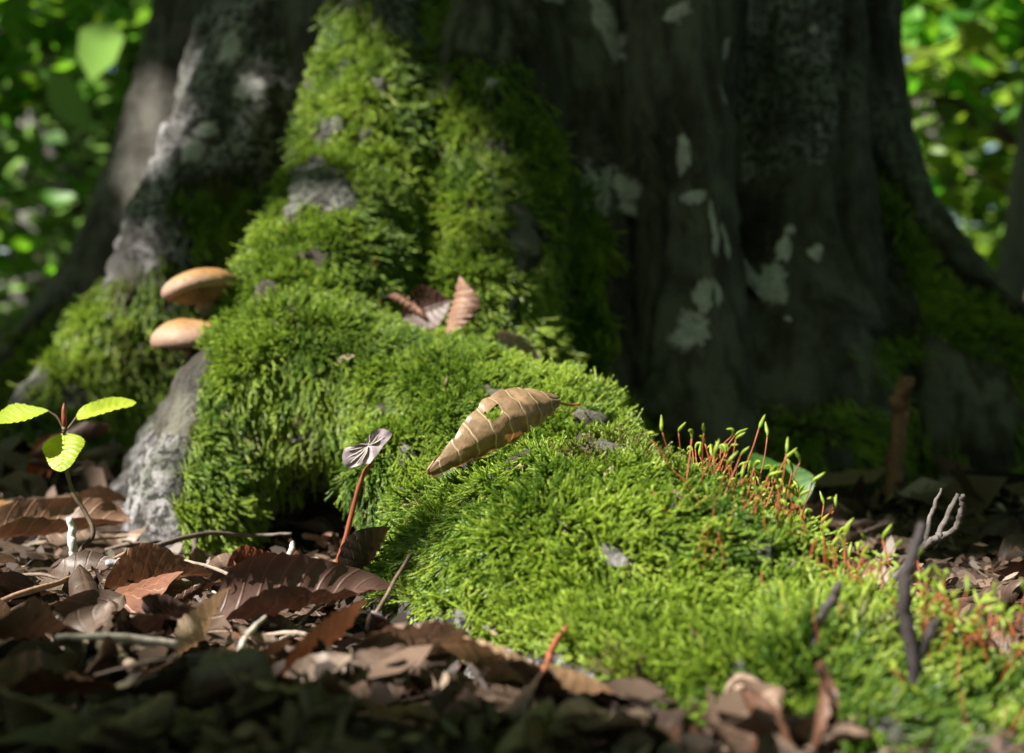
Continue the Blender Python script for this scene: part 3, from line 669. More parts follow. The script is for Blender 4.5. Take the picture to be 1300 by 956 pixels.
# the many that look alike
CW = ['dark brown', 'brown', 'dull dark brown', 'tan brown', 'light tan', 'blackish brown', 'pale buff', 'russet brown']
SW = ['lying nearly flat', 'cupped', 'half rolled', 'rolled up', 'slightly cupped', 'curled', 'curled round', 'lying flat', 'tightly rolled', 'gently cupped', 'arched', 'humped']
cnt = 0; tries = 0
while cnt < 250 and tries < 6000:
    tries += 1
    y = .36 + 1.1 * random.random() ** 1.5; hw = .36 * y + .05; x = random.uniform(-hw, hw)
    z = gz(x, y)
    if fld_at((x, y, z + .01)) < .012: continue
    c = random.choice(pal); j = random.uniform(.75, 1.25); lo = x > .12
    me = random.choice(protos if random.random() < .4 else protos[1:7] + protos[8:9] + protos[10:]); sc = random.uniform(.5, .95) * (.9 if y < .6 else 1.05)
    where = 'on dark soil right of the long root' if x > .1 and y > .6 else 'in the litter nearest the viewer' if y < .47 else 'in the litter before the shaded hollow' if y < .72 else 'in the litter by the left roots' if x < -.1 else 'at the foot of the trunk'
    lab = '%s %s leaf %s %s' % ('small' if sc < .6 else 'medium' if sc < .8 else 'large', CW[pal.index(c)], SW[protos.index(me)], where)
    o = link('fallen_leaf', me, DRYLEAF, label=lab, cat='leaf', group='brown beech leaves littering the ground', color=tuple(k * j * .82 for k in c))
    flip = 180 if random.random() < .4 else 0
    pose(o, (x, y, z + random.uniform(.002, .009) + (.004 if flip else 0)), random.gauss(0, 25 if y < .6 else 13) + flip, random.gauss(0, 20 if y < .6 else 11), random.uniform(0, 360), sc)
    cnt += 1
# leaf scraps, bud scales and needles of bark too small to pick apart
def bits(n, xr, yr, zadd, size, name, label, mat, seed, flat=.5, nearroot=.004):
    rr = np.random.default_rng(seed); x = rr.uniform(-1, 1, n); y = yr[0] + (yr[1] - yr[0]) * rr.random(n) ** 1.4
    x = x * (xr * y + .06); z = gh(np.stack([x, y, x], 1)) + rr.uniform(*zadd, n)
    i = np.clip(((np.stack([x, y, z + .004], 1) - LO) / H).astype(int), 0, N - 1); ins = ((np.stack([x, y, z], 1) > LO).all(1) & (np.stack([x, y, z], 1) < HI).all(1))
    ok = ~ins | (FLD[i[:, 0], i[:, 1], i[:, 2]] > nearroot); C = np.stack([x, y, z], 1)[ok]; n = len(C)
    d = unit(rr.normal(0, 1, (n, 3)) * np.array([1, 1, flat])); u = unit(np.cross(d, rr.normal(0, 1, (n, 3)) * np.array([flat, flat, 1]))); k = np.cross(d, u)
    L = size * rr.lognormal(0, .45, n)[:, None]; W = L * rr.uniform(.12, .6, n)[:, None]; b = L * rr.uniform(-.35, .35, n)[:, None]
    pts = [C - d * L * .5, C - d * L * .1 + u * W * .5 + k * b * .5, C + d * L * .3 + u * W * .4 + k * b * .7, C + d * L * .5 + k * b, C + d * L * .25 - u * W * .45 + k * b * .4, C - d * L * .2 - u * W * .5 + k * b * .2]
    V_ = np.stack(pts, 1).reshape(-1, 3); o6 = (np.arange(n) * 6)[:, None]
    F = np.concatenate([o6 + np.array([[0, 1, 5]]), o6 + np.array([[1, 4, 5]]), o6 + np.array([[1, 2, 4]]), o6 + np.array([[2, 3, 4]])])
    me = new_mesh(name, V_, F, smooth=False)
    col = np.array([(.05, .03, .024), (.09, .055, .04), (.14, .09, .065), (.28, .21, .16), (.07, .055, .05), (.2, .17, .15)])[rr.choice(6, n, p=[.27, .27, .2, .08, .12, .06])] * rr.uniform(.7, 1.3, (n, 1))
    a = me.attributes.new('tint', 'FLOAT_COLOR', 'POINT'); a.data.foreach_set('color', np.repeat(np.hstack([col, np.ones((n, 1))]), 6, 0).astype(np.float32).ravel())
    return link(name, me, mat, kind='stuff', label=label, cat='leaf litter')
s_ = NT('litter_scraps'); SCRAP = s_.finish(s_.mix(s_.noise(300, 4, s_.coords()), s_.attr('tint').outputs['Color'], s_.mix(.5, s_.attr('tint').outputs['Color'], (.02, .015, .01))), .7, None, .1, None, .3)
bits(7000, .38, (.32, .95), (-.001, .010), .0075, 'leaf_litter', 'crumbled leaf scraps covering the soil around the root', SCRAP, 3)
bits(4000, .40, (.9, 2.6), (0, .012), .03, 'leaf_litter', 'dim leaf litter on the forest floor behind the trunk', SCRAP, 4)
bits(9000, .7, (2.4, 14), (0, .03), .08, 'leaf_litter', 'blurred leaf litter far back under the trees', SCRAP, 5)

# the curled leaf on the moss: a rolled cone with ribs, a hole and a stalk
def curled_leaf():
    A = at(541, 602, .595); B = at(710, 507, .632); axis = (B - A); L = axis.length; axis.normalize()
    side = axis.cross(Vector((0, 0, 1))).normalized(); up = side.cross(axis).normalized()      # side points towards the camera or away
    if side.y > 0: side = -side
    up = axis.cross(side) if axis.cross(side).z > 0 else side.cross(axis)
    nt_, ns_ = 66, 40; V_ = []; uv = []; F = []
    nrib = 8.3
    for i in range(nt_ + 1):
        t = i / nt_
        r = .0108 * (max(0, math.sin(math.pi * min(1, (t * .93 + .045)) ** 1.28)) ** .85) + .0013
        rib = abs(((t * nrib) % 1) - .5) * 2
        a0 = 2.05 - 1.15 * (1 - t) ** .9; a1 = a0 - (4.35 + .8 * (1 - t) ** 3)
        for j in range(ns_ + 1):
            s = j / ns_; a = a0 + (a1 - a0) * s
            tt = t + .05 * math.sin(a) * math.sin(math.pi * t)
            rib = abs(((tt * nrib) % 1) - .5) * 2
            rr = r * (1 - .34 * s ** 1.3 + .14 * max(0, 1 - s * 9)) + .0010 * (.5 - rib ** 3) * min(1, r / .006)
            ctr = A + axis * (L * (t * .96 + .02)) + up * (.004 * math.sin(math.pi * t))
            p = ctr + side * (rr * math.cos(a)) + up * (rr * math.sin(a) * .95)
            V_.append(p + Vector((.0003 * math.sin(9 * a + 20 * t), 0, .0003 * math.cos(7 * a + 31 * t)))); uv.append((t, .5 + .5 * s))
    for i in range(nt_):
        for j in range(ns_):
            t = (i + .5) / nt_; s = (j + .5) / ns_
            edge = .03 * math.sin(40 * t) + .02 * math.sin(77 * s)
            if .44 + edge * .25 < t < .545 + edge * .3 and .09 + edge * .3 < s < .20 + edge * .5: continue     # the hole
            a = i * (ns_ + 1) + j; F.append((a, a + ns_ + 1, a + ns_ + 2, a + 1))
    me = new_mesh('curled_leaf', [tuple(p) for p in V_], F, uv=uv)
    o = link('curled_leaf', me, CURLMAT, label='tan dry leaf rolled into a ribbed cone with a hole, lying on the moss', cat='leaf')
    c = [A + axis * (L * .97), at(720, 514, .67), at(737, 513, .675)]
    v, f = tube(smooth_path([tuple(p) for p in c], 7), [.0008, .0008, .0007, .0006, .0006, .0005, .0006], 6)
    link('petiole', new_mesh('petiole', v, f), STEMRED, o)
    # torn flap hanging under the right end
    return o
def mat_curl():
    s = NT('curled_leaf_surface'); tc = s.n('ShaderNodeTexCoord'); sp = s.n('ShaderNodeSeparateXYZ'); s.l(tc.outputs['UV'], sp.inputs[0])
    fr = s.math('ABSOLUTE', s.math('SUBTRACT', s.math('FRACT', s.math('ADD', s.math('MULTIPLY', sp.outputs[0], 8.3), s.math('MULTIPLY', sp.outputs[1], .0))), .5))
    ve = s.ramp(fr, [(0.0, 1.0), (.07, 0.0)])
    co = s.coords(); n = s.noise(160, 5, co, .65); n2 = s.noise(700, 3, co, .6)
    c = s.mix(s.ramp(n, [(.35, 0.0), (.65, 1.0)]), (.135, .085, .05), (.26, .175, .10))
    c = s.mix(s.math('MULTIPLY', s.ramp(n2, [(.55, 0.0), (.7, 1.0)]), .5), c, (.12, .065, .03))
    c = s.mix(s.math('MULTIPLY', ve, .6), c, (.62, .5, .34))
    return s.finish(c, .42, s.bump(s.math('ADD', n2, s.math('MULTIPLY', ve, 1.5)), .4, .0005), .16, s.mix(1, c, (1.5, .95, .5), 'MULTIPLY'), .4)
CURLMAT = mat_curl()
curled_leaf()

# leaves caught in the saddle between the ridges
def saddle(label, u, v, Y, rot, color, **kw):
    p = at(u, v, Y); return place_leaf(label, leaf_mesh('fallen_leaf', **kw), p, rot, color, kw['L'])
saddle('ribbed brown leaf rolled upright in the saddle of the root', 570, 386, .845, (190, -84, -10), (.24, .15, .11), L=.036, W=.056, roll=3.4, bend=.25, seed=60, pleat=.002, nv=8)
saddle('dark red brown leaf wedged flat in the saddle', 542, 394, .87, (78, -18, 4), (.055, .026, .02), L=.032, W=.028, roll=.5, seed=61)
saddle('narrow brown leaf rolled like a stick in the saddle', 516, 396, .845, (10, 36, -8), (.24, .135, .10), L=.032, W=.026, roll=5.0, bend=.1, seed=62)
saddle('purple grey leaf half sunk in the moss behind the crest', 662, 434, .80, (-40, 16, -8), (.30, .24, .30), L=.03, W=.02, roll=-1.0, bend=-.5, seed=63)

# ------------------------------------------------------------------ mushrooms
def mushroom(c, rad, tilt, foot, label):
    root = empty('mushroom', tuple(foot), label, 'mushroom', None)
    M = Matrix.Translation(c) @ Euler(tilt).to_matrix().to_4x4(); Minv = Matrix.Translation(-Vector(foot))
    def lathe(prof, ns_=40, wob=.05, ph=0.):
        V_ = []; F = []
        for r, z in prof:
            for k in range(ns_):
                t = 2 * math.pi * k / ns_; q = r * (1 + wob * math.sin(2 * t + ph) + wob * .5 * math.sin(5 * t + ph * 2))
                V_.append(tuple(Minv @ (M @ Vector((q * math.cos(t), q * math.sin(t), z + rad * wob * .8 * math.sin(3 * t + ph) * (r / rad) ** 2)))))
        for i in range(len(prof) - 1):
            for k in range(ns_): F.append((i * ns_ + k, i * ns_ + (k + 1) % ns_, (i + 1) * ns_ + (k + 1) % ns_, (i + 1) * ns_ + k))
        return V_, F
    prof = [(.001 * rad, .40), (.2, .40), (.45, .37), (.68, .30), (.85, .19), (.96, .08), (1.0, -.06), (.975, -.17), (.9, -.22), (.8, -.20)]
    v, f = lathe([(r * rad if r > .01 else r, z * rad) for r, z in prof]); link('cap', new_mesh('cap', v, f), CAP, root)
    # gills: blades under the cap
    mb = MB(); ng = 46
    for k in range(ng):
        t = 2 * math.pi * k / ng; d = Vector((math.cos(t), math.sin(t), 0)); q = Vector((-d.y, d.x, 0)) * rad * .012
        P = [d * rad * .86 + Vector((0, 0, -.16 * rad)), d * rad * .55 + Vector((0, 0, -.34 * rad)), d * rad * .22 + Vector((0, 0, -.42 * rad)), d * rad * .22 + Vector((0, 0, -.05 * rad)), d * rad * .86 + Vector((0, 0, -.05 * rad))]
        pts = [tuple(Minv @ (M @ (p + q))) for p in P] + [tuple(Minv @ (M @ (p - q))) for p in P]
        mb.add(pts, [(0, 1, 2, 3, 4), (9, 8, 7, 6, 5)] + [(i, i + 5, (i + 1) % 5 + 5, (i + 1) % 5) for i in range(5)])
    g_ = mb.mesh('gills', False); o = link('gills', g_, GILL, root); o['kind'] = 'stuff'
    top = M @ Vector((0, 0, -.1 * rad)); foot = Vector(foot); mid = (top + foot) / 2 + Vector((-.002, 0, -.004))
    pts = smooth_path([tuple(top - foot), tuple(mid - foot), (0, 0, 0)], 10)
    v, f = tube(pts, np.linspace(.30, .38, 10) * rad, 16, .02); link('stipe', new_mesh('stipe', v, f), STIPE, root)
mushroom(at(256, 364, .865), .0245, (R(-11), R(-8), .4), at(296, 408, .885), 'upper tan mushroom with an orange crown growing from the mossy root')
mushroom(at(240, 424, .855), .0225, (R(-8), R(-10), 1.9), at(276, 476, .875), 'lower smaller tan mushroom half hidden by the mossy root')

# ------------------------------------------------------------------ seedling beside the root
def seedling():
    Y = .655; k = Y / FPX
    base = grounded(98, 728); base.y = Y; base.x = at(98, 0, Y).x
    root = empty('beech_seedling', tuple(base), 'young beech seedling with three toothed yellow green leaves on a kinked stem', 'seedling')
    P = [at(97, 745, Y), at(97, 712, Y), at(106, 694, Y - .002), at(117, 682, Y - .003), at(117, 668, Y - .002), at(105, 645, Y), at(94, 628, Y), at(86, 604, Y + .001), at(81, 575, Y), at(80, 556, Y), at(82, 542, Y)]
    pts = smooth_path([tuple(p - base) for p in P], 40); rad = np.interp(np.linspace(0, 1, 40), [0, .2, .8, 1], [.0014, .00115, .00095, .0013])
    v, f = tube(pts, rad, 8, .08); link('stem', new_mesh('stem', v, f), STEMBROWN, root)
    tip = at(82, 546, Y) - base
    v, f = tube([tuple(tip), tuple(tip + Vector((-.0002, 0, .006))), tuple(tip + Vector((-.0004, 0, .009))), tuple(tip + Vector((-.0003, 0, .0125)))], [.0009, .0013, .0010, .0002], 8)
    link('bud', new_mesh('bud', v, f), STEMRED, root)
    def lf(a, b, W, nrm, col, pet, **kw):
        a = a - base; b = b - base; x = (b - a); L = x.length; x.normalize(); z = Vector(nrm); y = z.cross(x).normalized(); z = x.cross(y)
        o = link('leaf', leaf_mesh('leaf', L=L, W=W, nt=36, ns=10, nv=8, **kw), GREENLEAF, root, color=col)
        M = Matrix((x, y, z)).transposed().to_4x4(); M.translation = (a + b) / 2; o.matrix_local = M
        v, f = tube(smooth_path([tuple(p - base) for p in pet], 8), .00055, 6); link('petiole', new_mesh('petiole', v, f), STEMBROWN, root)
    lf(at(96, 531, Y), at(172, 503, Y + .012), .017, (.25, -.33, .9), (.42, .52, .05), [at(82, 548, Y), at(89, 541, Y), at(97, 530, Y)], roll=.5, bend=-.25, seed=3, pleat=.0004, fold=.1, serr=.022)
    lf(at(62, 522, Y), at(-14, 551, Y - .012), .018, (.2, -.22, .95), (.42, .54, .06), [at(81, 546, Y), at(73, 530, Y), at(61, 522, Y)], roll=.5, bend=.45, seed=5, pleat=.0004, fold=.1, serr=.022)
    lf(at(80, 549, Y - .004), at(78, 600, Y - .012), .0215, (.05, -.95, -.25), (.40, .50, .03), [at(81, 556, Y), at(81, 552, Y - .003), at(80, 548, Y - .004)], roll=-.5, bend=.2, seed=8, pleat=.0005, fold=.12, serr=.03)
seedling()

# small dark leaf on a red stalk in front of the hollow
def ivy():
    Y = .645; base = at(430, 744, Y)
    root = empty('ivy_seedling', tuple(base), 'purple grey two lobed leaf with pale veins on a bent red stalk', 'seedling')
    P = [at(433, 752, Y), at(427, 738, Y), at(429, 712, Y), at(437, 690, Y), at(446, 655, Y), at(455, 620, Y), at(463, 600, Y), at(470, 590, Y), at(473, 582, Y - .002), at(470, 572, Y - .003)]
    pts = smooth_path([tuple(p - base) for p in P], 36); v, f = tube(pts, np.interp(np.linspace(0, 1, 36), [0, .3, .8, 1], [.0011, .0012, .0010, .0007]), 8, .1)
    link('stalk', new_mesh('stalk', v, f), STEMRED, root)
    k = Y / FPX
    c = at(466, 566, Y - .003)
    out = [(470, 586), (452, 589), (440, 590), (435, 578), (438, 567), (448, 564), (458, 562), (464, 562), (467, 553), (476, 543), (488, 541), (497, 545), (496, 552), (488, 562), (480, 574)]
    O = np.array([tuple(at(a, b, Y - .004)) for a, b in out + out[:1]]); O = smooth_path(O, 46)[:-1]
    cx = np.array(tuple(c)); V_ = [cx - base]; F = []
    nr = 5
    for i in range(1, nr + 1):
        for p in O:
            q = cx + (p - cx) * i / nr; d = np.linalg.norm(p - cx) * i / nr
            q = q + np.array([0, -.25 * d + 14 * d * d, -.1 * d]) + np.array([0, .0006 * math.sin(p[0] * 900 + i), 0]); V_.append(q - np.array(base))
    m = len(O)
    for j in range(m): F.append((0, 1 + j, 1 + (j + 1) % m))
    for i in range(nr - 1):
        for j in range(m): a = 1 + i * m + j; b = 1 + i * m + (j + 1) % m; F.append((a, a + m, b + m, b))
    V_[0] = np.array(c - base)
    blade = link('leaf', new_mesh('leaf', np.array(V_), F), IVYLEAF, root)
    mb = MB()
    for ends in ([(440, 570), (1)], [(446, 586), 1], [(462, 584), 1], [(476, 572), 1], [(484, 548), 1], [(492, 551), 1], [(472, 549), 1], [(440, 580), 1], [(454, 588), 1]):
        e = at(ends[0][0], ends[0][1], Y - .004); cc = []
        for t in np.linspace(.05, .95, 7):
            p = np.array(tuple(c)) * (1 - t) + np.array(tuple(e)) * t; d = np.linalg.norm(np.array(tuple(e)) - cx) * t
            p = p + np.array([.0006 * math.sin(t * 5), -.25 * d + 14 * d * d - .0004, -.1 * d]); cc.append(p - np.array(base))
        v, f = tube(cc, np.linspace(.00032, .00014, 7), 5); mb.add(v, f)
    link('veins', mb.mesh('veins'), IVYVEIN, blade)
ivy()

# ------------------------------------------------------------------ moss fruit: red stalks with green capsules
def sporo(seed):
    rr = random.Random(seed); Hh = rr.uniform(.011, .022); lean = rr.uniform(-.3, .3); l2 = rr.uniform(-.2, .2)
    P = [(0, 0, -.003), (lean * .002, l2 * .002, Hh * .35), (lean * .005, l2 * .005, Hh * .75), (lean * .009, l2 * .008, Hh)]
    pts = smooth_path(P, 8); v, f = tube(pts, .00021, 4); seta = new_mesh('seta', v, f)
    tl = rr.uniform(-.0026, .0010); e = pts[-1]; a = rr.uniform(0, 6.28); dx, dy = math.cos(a), math.sin(a)
    Pc = [e, e + np.array([dx * .0003, dy * .0003, .0009]), e + np.array([dx * .0009, dy * .0009, .0016]), e + np.array([dx * .0018, dy * .0018, .0018 - tl * .4]), e + np.array([dx * .0026, dy * .0026, .0016 - tl])]
    pts = smooth_path(Pc, 9); v, f = tube(pts, np.array([.00022, .0003, .00042, .00052, .00055, .0005, .0004, .00028, .0001]), 6)
    return seta, new_mesh('capsule', v, f)
SP = [sporo(i) for i in range(16)]
for a, b in SP: a.materials.append(SETA); b.materials.append(CAPSULE)
uvm = proj(MP)
def place_sporo(p, label, group, sc=1.0):
    a, b = random.choice(SP); o = link('moss_sporophyte', a, label=label, cat='moss stalk', group=group)
    pose(o, tuple(p), random.gauss(0, 20), random.gauss(0, 20) + 6, random.uniform(0, 360), sc)
    link('capsule', b, None, o)
# along the far crest of the long root
bn = np.clip((uvm[:, 0] / 16).astype(int), 0, 99); okp = (MP[:, 1] < .66) & (MP[:, 2] > .0)
topv = np.full(100, 1e4); np.minimum.at(topv, bn[okp], uvm[okp, 1]); crest = topv[bn]
nearc = (uvm[:, 0] > 865) & (uvm[:, 0] < 1340) & (np.abs(uvm[:, 1] - crest) < 30) & okp
ci = []
for b_ in range(54, 84):
    f_ = np.flatnonzero(nearc & (bn == b_) & (vnoise(MP, 60, 123) > -.45))
    if len(f_): ci += list(rng.choice(f_, min(9, len(f_)), replace=False))
for i in ci: place_sporo(MP[i], 'red moss stalk with a green drooping capsule on the far crest of the root', 'moss stalks along the crest of the root', random.uniform(1.0, 1.5))
flank = (uvm[:, 0] > 860) & (uvm[:, 0] < 1280) & (uvm[:, 1] > crest + 30) & (uvm[:, 1] < crest + 140) & (MN[:, 2] > .2) & (MP[:, 1] < .62)
for i in rng.choice(np.flatnonzero(flank), min(80, flank.sum()), replace=False): place_sporo(MP[i], 'short red moss stalk standing in the moss of the front hump', 'moss stalks on the front hump', random.uniform(.8, 1.2))
upm = (uvm[:, 0] > 300) & (uvm[:, 0] < 500) & (uvm[:, 1] > 290) & (uvm[:, 1] < 440) & (MP[:, 1] < .95)
for i in rng.choice(np.flatnonzero(upm), min(26, upm.sum()), replace=False): place_sporo(MP[i], 'fine reddish moss stalk on the upright part of the root', 'moss stalks on the buttress', random.uniform(.6, .9))

# ------------------------------------------------------------------ twigs and sticks
def stick(name, label, branches, color, group=None, cat='twig', sides=7):
    """branches: lists of (point, radius); the first is the stem, the others are side shoots"""
    base = branches[0][0][0]; root = empty(name, tuple(base), label, cat, group) if len(branches) > 1 else None
    for bi, br in enumerate(branches):
        rows = np.array([[*(p - base), r] for p, r in br]); rows = smooth_path(rows, max(6, len(br) * 4))
        rr = np.random.default_rng(bi + len(label)); rows[1:-1, :3] += rr.normal(0, 1, (len(rows) - 2, 3)) * rows[1:-1, 3:4] * .25
        v, f = tube(rows[:, :3], rows[:, 3], sides, .14, bi); me = new_mesh(name, v, f)
        if root is None:
            o = link(name, me, TWIG, label=label, cat=cat, group=group, color=color); o.location = base
        else: link('stem' if bi == 0 else 'branch', me, TWIG, root, color=color)
stick('twig', 'forked grey twig with a bent tip rising behind the mossy crest', [[(at(1098, 775, .60), .0014), (at(1145, 722, .60), .0017), (at(1165, 700, .60), .0017), (at(1187, 685, .60), .0017), (at(1195, 679, .60), .0016)],
      [(at(1190, 682, .60), .0014), (at(1204, 652, .602), .0012), (at(1216, 627, .605), .0009)], [(at(1192, 682, .60), .0014), (at(1208, 675, .598), .0013), (at(1219, 660, .595), .0013), (at(1221, 640, .592), .0012), (at(1222, 628, .59), .0009)],
      [(at(1176, 690, .60), .0012), (at(1180, 660, .602), .0010), (at(1188, 640, .605), .0009), (at(1195, 620, .607), .0005)]], (.11, .095, .09))
stick('twig', 'dark blurred twig standing close in front of the mossy root', [[(at(1165, 960, .40), .0024), (at(1160, 870, .40), .0023), (at(1152, 800, .40), .0022), (at(1148, 745, .40), .0020), (at(1155, 710, .402), .0019), (at(1165, 685, .405), .0017), (at(1172, 664, .405), .0012)],
      [(at(1158, 850, .40), .0019), (at(1176, 812, .40), .0016), (at(1190, 785, .40), .0012)]], (.03, .023, .025))
stick('twig', 'thin blurred twig bending up in front of the moss', [[(at(1015, 960, .42), .0016), (at(1030, 830, .42), .0014), (at(1045, 780, .42), .0013), (at(1058, 760, .42), .0015), (at(1064, 740, .42), .0012)]], (.05, .04, .042))
stick('stick', 'orange tipped stick standing in the dark behind the root', [[(at(1124, 720, .96), .006), (at(1130, 660, .96), .006), (at(1135, 600, .96), .0056), (at(1142, 540, .96), .0052), (at(1146, 512, .96), .0066), (at(1150, 480, .96), .0055)]], (.22, .105, .06))
stick('twig', 'long thin brown twig lying across the litter below the seedling', [[(grounded(-20, 792, .014), .0012), (grounded(60, 770, .016), .0012), (grounded(110, 746, .018), .0012), (grounded(175, 735, .020), .001), (grounded(215, 728, .018), .0008)]], (.30, .19, .13))
stick('twig', 'thin dark twig lying below the mossy overhang', [[(grounded(160, 738, .02), .0012), (grounded(250, 722, .025), .0012), (grounded(330, 712, .023), .0009), (grounded(370, 716, .02), .0006)]], (.12, .09, .08))
stick('twig', 'pale broken twig leaning against the seedling stem', [[(at(101, 735, .648), .0016), (at(96, 705, .648), .0021), (at(92, 680, .648), .0020), (at(88, 657, .648), .0013)]], (.6, .57, .56))
stick('twig', 'short weathered grey twig in the lower litter', [[(grounded(14, 816, .012), .0028), (grounded(45, 812, .013), .0030), (grounded(75, 812, .012), .0026)]], (.42, .38, .36))
stick('twig', 'stubby pale brown twig with a broken end', [[(grounded(110, 840, .012), .002), (grounded(140, 852, .012), .0021), (grounded(170, 872, .01), .0018)]], (.34, .25, .19))
stick('twig', 'curved grey twig pointing at the shaded hollow', [[(grounded(310, 765, .012), .0018), (grounded(345, 756, .016), .0022), (grounded(364, 742, .022), .0018), (grounded(372, 732, .026), .0010)]], (.42, .36, .35))
stick('twig', 'smooth grey twig lying at the foot of the root', [[(grounded(135, 748, .022), .0014), (grounded(165, 746, .022), .0019), (grounded(195, 750, .02), .0022)]], (.36, .35, .38))
stick('twig', 'slender brown twig lying over the big tan leaf', [[(grounded(470, 815, .016), .0008), (grounded(520, 780, .03), .0008), (grounded(570, 765, .034), .0009), (grounded(592, 762, .03), .0006)]], (.2, .14, .11))
stick('twig', 'rusty red stalk poking up among the leaves under the front hump', [[(grounded(680, 885, .004), .0011), (grounded(700, 868, .012), .0011), (grounded(722, 852, .022), .0008)]], (.28, .08, .04))
stick('twig', 'pale fallen twig in the dim litter right of the root', [[(at(1240, 760, .75), .002), (at(1270, 756, .76), .0022), (at(1310, 752, .77), .0018)]], (.34, .27, .2))
for i in range(46):
    y = .42 + .5 * random.random(); x = random.uniform(-.34 * y - .02, .05 if y < .6 else -.08); z = gz(x, y)
    if fld_at((x, y, z + .01)) < .02: continue
    a = random.uniform(0, 6.28); L = random.uniform(.012, .045); dv = Vector((math.cos(a), math.sin(a), random.uniform(-.15, .3))) * L; p = Vector((x, y, z + random.uniform(.006, .014)))
    r0 = random.uniform(.0005, .0014)
    stick('twig', 'bit of dry twig scattered in the leaf litter', [[(p, r0), (p + dv * .5 + Vector((0, 0, .001)), r0 * 1.1), (p + dv, r0 * .7)]], random.choice([(.14, .1, .08), (.3, .24, .2), (.09, .065, .055), (.45, .4, .36)]), 'bits of twig in the litter', sides=5)

# green leaf behind the crest
def shade_plant():
    Y = .78; base = at(985, 690, Y); base.z = gz(base.x, base.y)
    root = empty('woodland_seedling', tuple(base), 'small plant with two dark green leaves in the shade behind the root', 'seedling')
    P = [base, at(984, 640, Y), at(990, 588, Y)]; v, f = tube(smooth_path([tuple(p - base) for p in P], 8), .0007, 5); link('stem', new_mesh('stem', v, f), STEMBROWN, root)
    for a, b, W, nrm in ((at(990, 588, Y), at(1016, 646, Y - .01), .024, (.3, -.9, .2)), (at(990, 588, Y), at(950, 604, Y - .015), .02, (-.1, -.5, .8))):
        a = a - base; b = b - base; x = b - a; L = x.length; x.normalize(); z = Vector(nrm); y = z.cross(x).normalized(); z = x.cross(y)
        o = link('leaf', leaf_mesh('leaf', L=L, W=W, roll=.5, bend=.4, seed=4, nt=16, ns=6), GREENLEAF, root, color=(.10, .24, .05)); M = Matrix((x, y, z)).transposed().to_4x4(); M.translation = (a + b) / 2; o.matrix_local = M
shade_plant()

# ------------------------------------------------------------------ trees and foliage behind, crowns overhead
def leaf_cloud(C, size, seed, droop=.25):
    rr = np.random.default_rng(seed); n = len(C); d = unit(rr.normal(0, 1, (n, 3)) * np.array([1, 1, .35]) + np.array([0, 0, -droop]))
    u = unit(np.cross(d, unit(rr.normal(0, .45, (n, 3)) + np.array([0, 0, 1])))); k = np.cross(u, d)
    L = size * rr.uniform(.7, 1.25, n)[:, None]; W = L * .56; c = L * .06
    pts = [C, C + d * L * .3 + u * W * .46 + k * c, C + d * L * .68 + u * W * .40 + k * c, C + d * L, C + d * L * .68 - u * W * .40 + k * c, C + d * L * .3 - u * W * .46 + k * c]
    V_ = np.stack(pts, 1).reshape(-1, 3); o6 = (np.arange(n) * 6)[:, None]
    return V_, np.concatenate([o6 + np.array([[0, 1, 2, 3]]), o6 + np.array([[0, 3, 4, 5]])])
def clumps(n, per, lo, hi, spread, seed):
    rr = np.random.default_rng(seed); c = rr.uniform(lo, hi, (n, 3)); return (c[:, None, :] + rr.normal(0, 1, (n, per, 3)) * np.array(spread)).reshape(-1, 3)
def sun_gap(C, strength=1.0):
    """openings cut into the unseen crowns so sun lands on root, bark and saplings"""
    sd = np.array(SUN); t = (C[:, 2] - .08) / sd[2]; p = C - sd * t[:, None]
    m = ((((p[:, 0] + .09) / .27) ** 2 + ((p[:, 1] - .69) / .30) ** 2) < 1.0) & ~((p[:, 0] > .12) & (p[:, 1] > .70)) & ~((p[:, 0] < -.02) & (p[:, 1] < .575) & (vnoise(np.stack([p[:, 0], p[:, 1], p[:, 0] * 0], 1), 11, 5) < -.2) & (((p[:, 0] + .04) / .07) ** 2 + ((p[:, 1] - .48) / .05) ** 2 > 1))
    m |= (((p[:, 0] - .095) / .165) ** 2 + ((p[:, 1] - .46) / .12) ** 2) < 1.0
    q = C - sd * ((C[:, 2] - .28) / sd[2])[:, None]; rnd = vnoise(C, 2.2, 12)
    m |= (((q[:, 0] + .13) / .075) ** 2 + ((q[:, 1] - 1.03) / .13) ** 2) < 1.0
    m |= (((q[:, 0] + .31) / .08) ** 2 + ((q[:, 1] - 1.28) / .17) ** 2) < 1.0
    m |= (((q[:, 0] + .50) / .12) ** 2 + ((q[:, 1] - 1.05) / .07) ** 2) < 1.0
    for bx, by in ((.78, 2.3), (-.85, 2.5), (-1.6, 4.6), (1.5, 4.6)):
        m |= ((((q[:, 0] - bx) / .75) ** 2 + ((q[:, 1] - by) / .8) ** 2) < 1.0) & (rnd > -.8)
    return ~m
def open_cloud(C, size, seed):
    V_, F = leaf_cloud(C, size, seed); W = V_.reshape(-1, 6, 3); ok = np.ones(len(W), bool)
    for k in (0, 2, 3, 4): ok &= sun_gap(W[:, k])
    n = int(ok.sum()); o6 = (np.arange(n) * 6)[:, None]
    return W[ok].reshape(-1, 3), np.concatenate([o6 + np.array([[0, 1, 2, 3]]), o6 + np.array([[0, 3, 4, 5]])])
def canopy(lo, hi, n, per, size, seed):
    C = clumps(n, per, lo, hi, (.35, .35, .14), seed); return open_cloud(C[C[:, 2] > 1.9], size, seed)
def part_leaves(root, V_, F, mat, name='crown'):
    o = link(name, new_mesh(name, V_, F, smooth=False), mat, root); o['kind'] = 'stuff'; return o
